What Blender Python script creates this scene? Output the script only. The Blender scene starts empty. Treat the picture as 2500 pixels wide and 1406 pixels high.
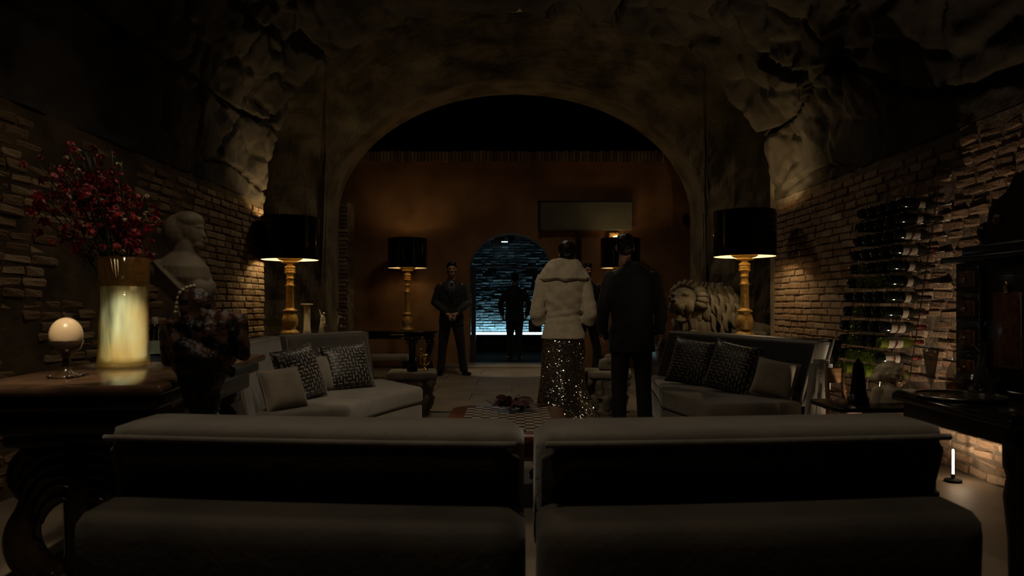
import bpy, bmesh, math, random
from mathutils import Vector, Matrix, Euler, noise
R = random.Random(7)
PI = math.pi
C = bpy.context.scene.collection
SC = bpy.context.scene

# ------------------------------------------------------------------ camera
cam_d = bpy.data.cameras.new('camera'); cam = bpy.data.objects.new('camera', cam_d); C.objects.link(cam)
cam.location = (0, 0, 1.12); cam.rotation_euler = (PI / 2, 0, 0)
cam_d.sensor_width = 36; cam_d.lens = 1700 / 2500 * 36; cam_d.shift_y = 42 / 2500
cam_d.clip_start = 0.05; cam_d.clip_end = 60
cam_d.dof.use_dof = True; cam_d.dof.focus_distance = 7.5; cam_d.dof.aperture_fstop = 4.0
SC.camera = cam
SC.cycles.adaptive_threshold = 0.02; SC.cycles.max_bounces = 5; SC.cycles.diffuse_bounces = 2; SC.cycles.glossy_bounces = 2; SC.cycles.transmission_bounces = 5
# ------------------------------------------------------------------ world, exposure
w = bpy.data.worlds.new('World'); SC.world = w; w.use_nodes = True
w.node_tree.nodes['Background'].inputs[0].default_value = (1.0, 0.72, 0.45, 1)
w.node_tree.nodes['Background'].inputs[1].default_value = 0.0
SC.view_settings.view_transform = 'Standard'; SC.view_settings.look = 'None'
SC.view_settings.gamma = 1; SC.view_settings.use_curve_mapping = False
SC.view_settings.exposure = -3.0

# ------------------------------------------------------------------ room lights and added overhead fill
def light(kind, name, loc, energy, col, target=None, radius=0.05, angle=40, blend=0.3, size=1.0, parent=None):
    d = bpy.data.lights.new(name, kind); o = bpy.data.objects.new(name, d); C.objects.link(o)
    d.energy = energy; d.color = col
    if kind == 'SPOT':
        d.spot_size = math.radians(angle); d.spot_blend = blend; d.shadow_soft_size = radius
    elif kind == 'POINT':
        d.shadow_soft_size = radius
    elif kind == 'AREA':
        d.shape = 'DISK'; d.size = size
    o.location = loc
    if target is not None:
        o.rotation_euler = (Vector(target) - Vector(loc)).to_track_quat('-Z', 'Y').to_euler()
    if parent is not None: o.parent = parent
    return o
WARM = (1.0, 0.78, 0.44); NEUT = (1.0, 0.80, 0.56); COOL = (0.82, 1.0, 1.0)
SPOTS = [   # name, position on the vault, aim, watts, colour, cone, blend, radius
    ('sofa', (0.55, 3.4, 4.25), (-1.05, 5.6, 0.42), 1250, NEUT, 20, 0.35, 0.05),
    ('figures', (-0.9, 2.6, 4.3), (0.62, 6.9, 1.0), 900, NEUT, 15, 0.6, 0.06),
    ('vase', (0.6, -0.8, 3.9), (-1.655, 3.0, 0.985), 26000, COOL, 3.6, 0.7, 0.02),
    ('table', (-1.0, 0.9, 4.1), (-1.66, 2.56, 0.93), 3400, NEUT, 10, 0.8, 0.05),
    ('seats', (-0.55, 1.2, 4.2), (-0.3, 2.0, 0.8), 620, NEUT, 88, 0.8, 0.10),
    ('passage', (0.0, 9.3, 5.2), (0.0, 11.6, 0.0), 3000, NEUT, 21, 0.6, 0.06),
]
for n, p, t, e, c, a, b, r in SPOTS:
    light('SPOT', 'spot_' + n, p, e, c, t, r, a, b)
# weak overhead fill added above the seats, with an invented fixture
light('AREA', 'lantern_light', (-0.85, 3.9, 4.1), 66, NEUT, (-0.85, 3.9, 0), size=1.2)
bpy.data.lights['lantern_light'].spread = math.radians(115)
light('AREA', 'bay_lantern_light', (0.0, 8.9, 5.0), 140, NEUT, (0.0, 8.9, 0.0), size=0.7)  # fill added to brighten the arch face; its fixture is invented
bpy.data.lights['bay_lantern_light'].spread = math.radians(142)

# ------------------------------------------------------------------ helpers
class MB:
    def __init__(s): s.v = []; s.f = []
    def add(s, vs, fs, M=None):
        k = len(s.v)
        s.v += [tuple(M @ Vector(p)) for p in vs] if M is not None else [tuple(p) for p in vs]
        s.f += [tuple(i + k for i in f) for f in fs]; return s
    def box(s, c, size, M=None):
        x, y, z = c; a, b, d = size[0] / 2, size[1] / 2, size[2] / 2
        vs = [(x + i * a, y + j * b, z + k * d) for i in (-1, 1) for j in (-1, 1) for k in (-1, 1)]
        return s.add(vs, [(0, 1, 3, 2), (4, 6, 7, 5), (0, 4, 5, 1), (2, 3, 7, 6), (0, 2, 6, 4), (1, 5, 7, 3)], M)
    def rbox(s, c, size, bev=0.02, seg=2, M=None):
        bm = bmesh.new(); bmesh.ops.create_cube(bm, size=1)
        bmesh.ops.scale(bm, vec=size, verts=bm.verts)
        bmesh.ops.bevel(bm, geom=bm.edges[:], offset=bev, segments=seg, affect='EDGES', profile=0.5)
        T = Matrix.Translation(c)
        if M is not None: T = M @ T
        s.addbm(bm, T); bm.free(); return s
    def prism(s, poly, z0, z1, bev=0.0, seg=2):
        bm = bmesh.new(); vs = [bm.verts.new((x, y, z0)) for x, y in poly]
        f = bm.faces.new(vs); f.normal_update()
        if f.normal.z > 0: f.normal_flip()
        r = bmesh.ops.extrude_face_region(bm, geom=[f])
        for e in r['geom']:
            if isinstance(e, bmesh.types.BMVert): e.co.z = z1
        bmesh.ops.recalc_face_normals(bm, faces=bm.faces[:])
        if bev: bmesh.ops.bevel(bm, geom=bm.edges[:], offset=bev, segments=seg, affect='EDGES', profile=0.5)
        s.addbm(bm); bm.free(); return s
    def addbm(s, bm, M=None):
        bm.verts.index_update()
        return s.add([v.co.copy() for v in bm.verts], [[v.index for v in f.verts] for f in bm.faces], M)
    def ell(s, c, r, rot=(0, 0, 0), seg=16, ring=10):
        M = Matrix.Translation(c) @ Euler(rot).to_matrix().to_4x4() @ Matrix.Diagonal((r[0], r[1], r[2], 1))
        vs = [(0, 0, -1)]; fs = []
        for i in range(1, ring):
            a = -PI / 2 + PI * i / ring
            for j in range(seg):
                b = 2 * PI * j / seg; vs.append((math.cos(a) * math.cos(b), math.cos(a) * math.sin(b), math.sin(a)))
        vs.append((0, 0, 1)); n = len(vs) - 1
        for j in range(seg):
            fs.append((0, 1 + (j + 1) % seg, 1 + j)); k = 1 + (ring - 2) * seg
            fs.append((n, k + j, k + (j + 1) % seg))
        for i in range(ring - 2):
            for j in range(seg):
                a = 1 + i * seg; fs.append((a + j, a + (j + 1) % seg, a + seg + (j + 1) % seg, a + seg + j))
        return s.add(vs, fs, M)
    def tube(s, pts, rad, seg=10, cap=True, flat=1.0):
        pts = [Vector(p) for p in pts]
        if not isinstance(rad, (list, tuple)): rad = [rad] * len(pts)
        vs = []; fs = []; ref = None
        for i, p in enumerate(pts):
            t = (pts[min(i + 1, len(pts) - 1)] - pts[max(i - 1, 0)]).normalized()
            if ref is None: ref = t.orthogonal().normalized()
            ref = (ref - t * ref.dot(t)).normalized(); bi = t.cross(ref)
            for j in range(seg):
                a = 2 * PI * j / seg
                vs.append(p + (ref * math.cos(a) + bi * math.sin(a) * flat) * max(rad[i], 1e-4))
        for i in range(len(pts) - 1):
            for j in range(seg):
                a = i * seg; fs.append((a + j, a + (j + 1) % seg, a + seg + (j + 1) % seg, a + seg + j))
        if cap:
            fs.append(tuple(range(seg - 1, -1, -1))); k = (len(pts) - 1) * seg; fs.append(tuple(k + j for j in range(seg)))
        return s.add(vs, fs)
    def cap(s, p0, p1, r0, r1, seg=12):
        p0 = Vector(p0); p1 = Vector(p1); d = (p1 - p0).normalized(); pts = []; rr = []
        for i in range(5):
            a = PI / 2 * i / 4; pts.append(p0 - d * r0 * math.cos(a)); rr.append(max(r0 * math.sin(a), 0.001))
        for i in range(5):
            a = PI / 2 * i / 4; pts.append(p1 + d * r1 * math.sin(a)); rr.append(max(r1 * math.cos(a), 0.001))
        return s.tube(pts, rr, seg)
    def lathe(s, prof, seg=32, M=None, closed=False):
        vs = []; fs = []
        for r, z in prof:
            for j in range(seg):
                a = 2 * PI * j / seg; vs.append((max(r, 1e-4) * math.cos(a), max(r, 1e-4) * math.sin(a), z))
        n = len(prof)
        for i in range(n - 1 if not closed else n):
            for j in range(seg):
                a = i * seg; b = ((i + 1) % n) * seg; fs.append((a + j, a + (j + 1) % seg, b + (j + 1) % seg, b + j))
        return s.add(vs, fs, M)
    def loft(s, rings, n=28, p=2.3, M=None):
        vs = []; fs = []
        for cx, cy, z, rx, ry in rings:
            for j in range(n):
                a = 2 * PI * j / n; c_, s_ = math.cos(a), math.sin(a)
                vs.append((cx + rx * math.copysign(abs(c_) ** (2 / p), c_), cy + ry * math.copysign(abs(s_) ** (2 / p), s_), z))
        for i in range(len(rings) - 1):
            for j in range(n):
                a = i * n; fs.append((a + j, a + (j + 1) % n, a + n + (j + 1) % n, a + n + j))
        fs.append(tuple(range(n - 1, -1, -1))); k = (len(rings) - 1) * n; fs.append(tuple(k + j for j in range(n)))
        return s.add(vs, fs, M)
    def mesh(s, name):
        me = bpy.data.meshes.new(name); me.from_pydata(s.v, [], s.f); me.update(); return me
    def build(s, name, mat, parent=None, loc=(0, 0, 0), rot=(0, 0, 0), smooth=True, kind=None):
        return mobj(name, s.mesh(name), mat, parent, loc, rot, smooth, kind)
    def remesh(s, name, mat, parent=None, voxel=0.01, it=4, fn=None, loc=(0, 0, 0), rot=(0, 0, 0), zmin=None):
        me = s.mesh('tmp'); o = bpy.data.objects.new('tmp', me); C.objects.link(o)
        m = o.modifiers.new('r', 'REMESH'); m.mode = 'VOXEL'; m.voxel_size = voxel
        if it:
            m2 = o.modifiers.new('s', 'SMOOTH'); m2.factor = 0.5; m2.iterations = it
        dg = bpy.context.evaluated_depsgraph_get()
        out = bpy.data.meshes.new_from_object(o.evaluated_get(dg)); bpy.data.objects.remove(o)
        if fn:
            ns = [v.normal.copy() for v in out.vertices]
            for v, n in zip(out.vertices, ns): v.co = v.co + n * fn(v.co, n)
            out.update()
        if zmin is not None:
            for v in out.vertices: v.co.z = max(v.co.z, zmin)
        return mobj(name, out, mat, parent, loc, rot, True)
def mobj(name, me, mat, parent=None, loc=(0, 0, 0), rot=(0, 0, 0), smooth=True, kind=None):
    o = bpy.data.objects.new(name, me); C.objects.link(o)
    if mat is not None and not me.materials: me.materials.append(mat)
    if smooth and me.polygons: 
        me.polygons.foreach_set('use_smooth', [True] * len(me.polygons)); me.update()
    o.location = loc; o.rotation_euler = rot
    if parent is not None: o.parent = parent
    if kind: o['kind'] = kind
    return o
def sharp(o, ang=40):
    me = o.data
    try: me.set_sharp_from_angle(angle=math.radians(ang))
    except Exception: pass
    return o
def tag(o, label, cat, group=None):
    o['label'] = label; o['category'] = cat
    if group: o['group'] = group
    return o
def thing(name, label, cat, loc=(0, 0, 0), rz=0, group=None):
    o = bpy.data.objects.new(name, None); C.objects.link(o); o.empty_display_size = 0.1
    o.location = loc; o.rotation_euler = (0, 0, rz); return tag(o, label, cat, group)
def struct(o): o['kind'] = 'structure'; return o
def fbm(p, s, o=4): return noise.fractal(Vector(p) * s, 1.0, 2.0, o)

# ------------------------------------------------------------------ materials
def mat(name, c1, c2=None, sc=6, rough=0.6, metal=0.0, bump=0.0, bsc=30, sheen=0.0, spec=0.5, coat=0.0,
        lo=0.4, hi=0.65, trans=0.0, ior=1.45, emit=None, estr=0, stretch=(1, 1, 1), detail=6, sss=0.0):
    m = bpy.data.materials.new(name); m.use_nodes = True; nt = m.node_tree; N = nt.nodes; L = nt.links
    b = N['Principled BSDF']; I = b.inputs
    I['Base Color'].default_value = (*c1, 1); I['Roughness'].default_value = rough; I['Metallic'].default_value = metal
    I['Specular IOR Level'].default_value = spec; I['IOR'].default_value = ior
    I['Transmission Weight'].default_value = trans; I['Coat Weight'].default_value = coat
    I['Sheen Weight'].default_value = sheen; I['Sheen Roughness'].default_value = 0.5
    if sss: I['Subsurface Weight'].default_value = sss; I['Subsurface Radius'].default_value = (0.02, 0.01, 0.006)
    if emit: I['Emission Color'].default_value = (*emit, 1); I['Emission Strength'].default_value = estr
    tc = N.new('ShaderNodeTexCoord'); mp = N.new('ShaderNodeMapping'); mp.inputs['Scale'].default_value = stretch
    L.new(tc.outputs['Object'], mp.inputs['Vector'])
    n = N.new('ShaderNodeTexNoise'); n.inputs['Scale'].default_value = sc; n.inputs['Detail'].default_value = detail
    L.new(mp.outputs['Vector'], n.inputs['Vector'])
    r = N.new('ShaderNodeValToRGB'); r.color_ramp.elements[0].position = lo; r.color_ramp.elements[1].position = hi
    r.color_ramp.elements[0].color = (*c1, 1); r.color_ramp.elements[1].color = (*(c2 or [x * 0.8 for x in c1]), 1)
    L.new(n.outputs['Fac'], r.inputs['Fac']); L.new(r.outputs['Color'], I['Base Color'])
    if bump:
        n2 = N.new('ShaderNodeTexNoise'); n2.inputs['Scale'].default_value = bsc; n2.inputs['Detail'].default_value = 5
        L.new(mp.outputs['Vector'], n2.inputs['Vector'])
        bp = N.new('ShaderNodeBump'); bp.inputs['Strength'].default_value = bump; bp.inputs['Distance'].default_value = 0.02
        L.new(n2.outputs['Fac'], bp.inputs['Height']); L.new(bp.outputs['Normal'], I['Normal'])
    return m
def brickmat(name, a, b, c):
    m = mat(name, a, b, 30, 0.9, bump=0.6, bsc=60, spec=0.15); nt = m.node_tree; N = nt.nodes; L = nt.links
    oi = N.new('ShaderNodeObjectInfo'); r = N.new('ShaderNodeValToRGB'); cr = r.color_ramp
    cr.elements[0].color = (*a, 1); cr.elements[1].color = (*c, 1); e = cr.elements.new(0.55); e.color = (*b, 1)
    L.new(oi.outputs['Random'], r.inputs['Fac'])
    mx = N.new('ShaderNodeMix'); mx.data_type = 'RGBA'; mx.blend_type = 'MULTIPLY'; mx.inputs['Factor'].default_value = 0.6
    old = [l for l in L if l.to_socket == N['Principled BSDF'].inputs['Base Color']][0].from_socket
    n3 = N.new('ShaderNodeTexNoise'); n3.inputs['Scale'].default_value = 25
    r3 = N.new('ShaderNodeValToRGB'); r3.color_ramp.elements[0].color = (0.35, 0.35, 0.35, 1); r3.color_ramp.elements[1].color = (1, 1, 1, 1)
    r3.color_ramp.elements[0].position = 0.3; r3.color_ramp.elements[1].position = 0.6
    L.new(n3.outputs['Fac'], r3.inputs['Fac'])
    L.new(r.outputs['Color'], mx.inputs[6]); L.new(r3.outputs['Color'], mx.inputs[7])
    L.new(mx.outputs[2], N['Principled BSDF'].inputs['Base Color']); return m
def glassmat(name, col, rough=0.03, ior=1.45): return mat(name, col, col, rough=rough, trans=1.0, ior=ior)
def thinglass(name, tint, gloss=0.05, body=None, bw=0.0, bsc=6, stretch=(1, 1, 1), refl=0.07):
    m = bpy.data.materials.new(name); m.use_nodes = True; nt = m.node_tree; N = nt.nodes; L = nt.links; N.remove(N['Principled BSDF'])
    out = [n for n in N if n.type == 'OUTPUT_MATERIAL'][0]
    tr = N.new('ShaderNodeBsdfTransparent'); tr.inputs[0].default_value = (*tint, 1); gl = N.new('ShaderNodeBsdfGlossy'); gl.inputs['Roughness'].default_value = gloss
    lw = N.new('ShaderNodeLayerWeight'); lw.inputs[0].default_value = 0.5; pw_ = N.new('ShaderNodeMath'); pw_.operation = 'POWER'; pw_.inputs[1].default_value = 4.0; L.new(lw.outputs['Facing'], pw_.inputs[0])
    fr = N.new('ShaderNodeMath'); fr.operation = 'MULTIPLY_ADD'; fr.inputs[1].default_value = 0.75; fr.inputs[2].default_value = refl; L.new(pw_.outputs[0], fr.inputs[0]); mx = N.new('ShaderNodeMixShader'); base = tr
    if body:
        df = N.new('ShaderNodeBsdfDiffuse'); df.inputs[0].default_value = (*body, 1); tl = N.new('ShaderNodeBsdfTranslucent'); tl.inputs[0].default_value = (*body, 1)
        h = N.new('ShaderNodeMixShader'); h.inputs[0].default_value = 0.5; L.new(df.outputs[0], h.inputs[1]); L.new(tl.outputs[0], h.inputs[2])
        tc = N.new('ShaderNodeTexCoord'); mp = N.new('ShaderNodeMapping'); mp.inputs['Scale'].default_value = stretch; L.new(tc.outputs['Object'], mp.inputs[0])
        nz = N.new('ShaderNodeTexNoise'); nz.inputs['Scale'].default_value = bsc; L.new(mp.outputs[0], nz.inputs['Vector'])
        mr = N.new('ShaderNodeMapRange'); mr.inputs[1].default_value = 0.35; mr.inputs[2].default_value = 0.65; mr.inputs[3].default_value = bw * 0.12; mr.inputs[4].default_value = min(1, bw * 1.8); L.new(nz.outputs['Fac'], mr.inputs[0])
        b2 = N.new('ShaderNodeMixShader'); L.new(mr.outputs[0], b2.inputs[0]); L.new(tr.outputs[0], b2.inputs[1]); L.new(h.outputs[0], b2.inputs[2]); base = b2
    L.new(fr.outputs[0], mx.inputs[0]); L.new(base.outputs[0], mx.inputs[1]); L.new(gl.outputs[0], mx.inputs[2]); L.new(mx.outputs[0], out.inputs[0]); return m
def wovenmat(name, a, b):
    m = mat(name, a, b, 10, 0.45, sheen=0.2); nt = m.node_tree; N = nt.nodes; L = nt.links
    tc = N.new('ShaderNodeTexCoord'); outs = []
    for rot in (0, PI / 2):
        mp = N.new('ShaderNodeMapping'); mp.inputs['Rotation'].default_value = (0, 0, rot)
        L.new(tc.outputs['Object'], mp.inputs['Vector'])
        br = N.new('ShaderNodeTexBrick'); br.inputs['Scale'].default_value = 9; br.inputs['Mortar Size'].default_value = 0.09
        br.inputs['Color1'].default_value = (*b, 1); br.inputs['Color2'].default_value = (*[x * 0.7 for x in b], 1)
        br.inputs['Mortar'].default_value = (*[x * 0.15 for x in a], 1); L.new(mp.outputs['Vector'], br.inputs['Vector']); outs.append(br)
    ck = N.new('ShaderNodeTexNoise'); ck.inputs['Scale'].default_value = 9; L.new(tc.outputs['Object'], ck.inputs['Vector'])
    gt = N.new('ShaderNodeMath'); gt.operation = 'GREATER_THAN'; gt.inputs[1].default_value = 0.5; L.new(ck.outputs['Fac'], gt.inputs[0])
    mx = N.new('ShaderNodeMix'); mx.data_type = 'RGBA'; L.new(gt.outputs[0], mx.inputs['Factor'])
    L.new(outs[0].outputs['Color'], mx.inputs[6]); L.new(outs[1].outputs['Color'], mx.inputs[7])
    L.new(mx.outputs[2], N['Principled BSDF'].inputs['Base Color']); return m
def checkmat(name, a, b, s):
    m = mat(name, a, b, rough=0.3); nt = m.node_tree; N = nt.nodes; L = nt.links
    tc = N.new('ShaderNodeTexCoord'); c = N.new('ShaderNodeTexChecker'); c.inputs['Scale'].default_value = s
    c.inputs['Color1'].default_value = (*a, 1); c.inputs['Color2'].default_value = (*b, 1)
    L.new(tc.outputs['Object'], c.inputs['Vector']); L.new(c.outputs['Color'], N['Principled BSDF'].inputs['Base Color']); return m

m_mortar = mat('mortar', (0.21, 0.165, 0.12), (0.11, 0.085, 0.06), 9, 0.95, bump=0.8, bsc=18, spec=0.1)
m_brick = brickmat('old_brick', (0.20, 0.12, 0.065), (0.33, 0.22, 0.13), (0.46, 0.34, 0.21))
m_brick_r = brickmat('weathered_brick', (0.26, 0.16, 0.10), (0.38, 0.26, 0.17), (0.46, 0.34, 0.24))
m_brick_far = brickmat('grey_far_brick', (0.22, 0.23, 0.23), (0.34, 0.36, 0.36), (0.42, 0.44, 0.44))
m_rock = mat('rough_vault_stone', (0.080, 0.068, 0.053), (0.036, 0.031, 0.024), 1.6, 0.95, bump=1.0, bsc=9, spec=0.1)
m_archst = mat('arch_stone', (0.30, 0.24, 0.155), (0.14, 0.112, 0.075), 2.5, 0.95, bump=0.8, bsc=12, spec=0.1)
m_plaster = mat('ochre_plaster', (0.34, 0.18, 0.085), (0.22, 0.115, 0.055), 1.4, 0.9, bump=0.25, bsc=10, spec=0.1)
m_floor = mat('stone_floor', (0.21, 0.17, 0.12), (0.15, 0.12, 0.085), 2.0, 0.55, bump=0.1, bsc=20)
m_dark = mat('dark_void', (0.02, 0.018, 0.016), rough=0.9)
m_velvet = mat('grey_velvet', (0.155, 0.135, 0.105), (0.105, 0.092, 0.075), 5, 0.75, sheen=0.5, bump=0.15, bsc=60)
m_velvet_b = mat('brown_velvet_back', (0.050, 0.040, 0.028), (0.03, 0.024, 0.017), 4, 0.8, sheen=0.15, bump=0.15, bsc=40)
m_velvet_d = mat('dark_leather', (0.012, 0.011, 0.011), rough=0.45)  # near-black cover for the right sofa back
m_pipe = mat('pale_piping', (0.30, 0.27, 0.22), rough=0.6, sheen=0.3)
m_pillow = mat('plain_linen', (0.26, 0.22, 0.165), (0.2, 0.17, 0.13), 8, 0.85, bump=0.2, bsc=90, sheen=0.3)
m_woven = wovenmat('woven_metal_thread', (0.03, 0.026, 0.022), (0.26, 0.225, 0.185))
m_black = mat('black_lacquer', (0.004, 0.004, 0.005), rough=0.12, coat=0.5)
m_blackm = mat('black_matt', (0.008, 0.008, 0.008), rough=0.7)
m_gold = mat('carved_gilt_wood', (0.88, 0.55, 0.16), (0.55, 0.30, 0.07), 22, 0.42, metal=0.3, bump=0.3, bsc=45)
m_lining = mat('ivory_shade_lining', (0.85, 0.72, 0.48), rough=0.8)
m_bulb = mat('lit_bulb', (1, 0.9, 0.7), emit=(1.0, 0.72, 0.38), estr=90)
m_suit = mat('black_suit_cloth', (0.016, 0.017, 0.019), (0.012, 0.013, 0.014), 40, 0.75, bump=0.1, bsc=200, sheen=0.05)
m_suit2 = mat('charcoal_suit_cloth', (0.014, 0.0145, 0.016), (0.010, 0.0105, 0.012), 40, 0.75, bump=0.1, bsc=200, sheen=0.1)
m_shirt = mat('dark_shirt_cloth', (0.05, 0.055, 0.065), rough=0.7)
m_tie = mat('dark_silk_tie', (0.012, 0.012, 0.016), rough=0.35)
m_skin = mat('skin', (0.46, 0.26, 0.17), (0.40, 0.21, 0.13), 14, 0.5, sss=0.1)
m_hair = mat('dark_hair', (0.010, 0.007, 0.005), rough=0.45)
m_shoe = mat('polished_shoe', (0.006, 0.005, 0.005), rough=0.2)
m_fur = mat('cream_wool', (0.62, 0.53, 0.38), (0.52, 0.44, 0.31), 18, 0.9, bump=0.5, bsc=120, sheen=0.6)
m_gown = mat('brown_gown_cloth', (0.06, 0.045, 0.032), rough=0.5)
m_sequin = mat('silver_sequin', (0.80, 0.76, 0.72), (0.55, 0.5, 0.45), 40, 0.14, metal=1.0)
m_marble_w = mat('greyed_marble', (0.26, 0.21, 0.145), (0.20, 0.16, 0.11), 7, 0.6, bump=0.1, bsc=30)
m_stone_w = mat('pale_carved_stone', (0.22, 0.185, 0.135), (0.13, 0.108, 0.078), 6, 0.8, bump=0.3, bsc=30)
m_ivory = mat('ivory', (0.78, 0.67, 0.48), (0.64, 0.53, 0.36), 12, 0.4)
m_bronze = mat('mottled_dark_marble', (0.005, 0.004, 0.004), (0.10, 0.042, 0.024), 20, 0.42, bump=0.5, bsc=40, lo=0.46, hi=0.68, spec=0.35)
m_marble_t = mat('brown_veined_marble', (0.13, 0.075, 0.042), (0.05, 0.028, 0.018), 7, 0.14, lo=0.35, hi=0.7, detail=10)
m_marble_d = mat('dark_veined_marble', (0.018, 0.011, 0.007), (0.07, 0.04, 0.016), 5, 0.22, lo=0.45, hi=0.75, detail=10)
m_amber = thinglass('amber_vase_glass', (0.985, 0.92, 0.78), 0.06, (0.70, 0.36, 0.08), 0.16, 5)
m_water = thinglass('cloudy_water', (0.90, 0.93, 0.78), 0.1, (0.90, 0.96, 0.90), 0.52, 16, (1, 1, 0.16))
m_stem = mat('green_stem', (0.035, 0.055, 0.02), rough=0.5)
m_red = mat('red_petal', (0.30, 0.012, 0.016), (0.20, 0.006, 0.012), 30, 0.5)
m_white_p = mat('cream_petal', (0.62, 0.50, 0.30), rough=0.5)
m_egg = mat('egg_shell', (0.72, 0.55, 0.33), (0.68, 0.51, 0.30), 20, 0.3)
m_gdark = mat('dark_bottle_glass', (0.006, 0.008, 0.007), rough=0.08, coat=0.4)
m_ggreen = thinglass('green_bottle_glass', (0.72, 0.80, 0.28), 0.05, (0.30, 0.36, 0.06), 0.25)
m_label = mat('cream_paper_label', (0.24, 0.20, 0.15), rough=0.8)
m_label2 = mat('white_paper_label', (0.22, 0.195, 0.165), (0.18, 0.15, 0.125), 40, 0.8)
m_capsule = mat('foil_capsule', (0.03, 0.012, 0.01), rough=0.35)
m_foilred = mat('red_foil', (0.10, 0.015, 0.012), rough=0.35)
m_steel = mat('steel_wire', (0.5, 0.48, 0.45), rough=0.25, metal=1.0)
m_ebony = mat('ebony_wood', (0.008, 0.006, 0.005), (0.014, 0.009, 0.006), 8, 0.28, stretch=(1, 1, 6))
m_inlay = mat('red_inlay', (0.07, 0.014, 0.010), (0.10, 0.05, 0.02), 30, 0.25)
m_brass = mat('brass', (0.75, 0.48, 0.16), rough=0.25, metal=1.0)
m_crystal = thinglass('cut_crystal', (0.86, 0.84, 0.80), 0.03, (0.5, 0.46, 0.4), 0.05)
m_liquor = thinglass('amber_liquor', (0.55, 0.24, 0.06), 0.04)
m_wood = mat('warm_wood', (0.16, 0.085, 0.035), (0.09, 0.045, 0.02), 6, 0.45, stretch=(1, 1, 8))
m_panel = mat('grey_canvas', (0.12, 0.115, 0.085), (0.10, 0.095, 0.072), 3, 0.85)
m_check = checkmat('chequered_inlay', (0.30, 0.24, 0.17), (0.025, 0.018, 0.014), 19)
m_redwood = mat('reddish_inlay_border', (0.13, 0.045, 0.022), (0.08, 0.028, 0.015), 6, 0.25)
m_led = mat('white_led_strip', (1, 1, 1), emit=(0.62, 0.88, 1.0), estr=30)
m_led_w = mat('warm_uplight', (1, 1, 1), emit=(1.0, 0.66, 0.36), estr=90)
m_frame = mat('blue_grey_steel', (0.10, 0.12, 0.14), rough=0.35, metal=0.6)
m_pane = thinglass('door_glass', (0.96, 0.98, 0.98), 0.01, refl=0.012)
m_bunch = mat('dried_purple_leaf', (0.035, 0.012, 0.016), (0.06, 0.022, 0.02), 12, 0.5)

# ================================================================== THE SETTING
XR, XL = 3.0, -2.9          # brick faces of the near side walls
YR, YL = 7.97, 8.15         # where those walls end
ZS = 2.31                   # top of the brickwork, springing of the vault
floor = struct(MB().box((0, 8, -0.1), (14, 24, 0.2)).build('floor', m_floor, smooth=False))
slab_me = {}
def slab(sx, sy):
    k = (sx, sy)
    if k not in slab_me: slab_me[k] = MB().rbox((0, 0, 0), (sx - 0.008, sy - 0.008, 0.03), 0.004, 1).mesh('slab')
    return slab_me[k]
for iy in range(7):
    for ix in range(-3, 3):
        sy = 0.78
        mobj('slab', slab(1.0, sy), m_floor, floor, (ix * 1.0 + 0.5 + (0.5 if iy % 2 else 0), 7.65 + iy * sy, 0.0), smooth=False)

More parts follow.
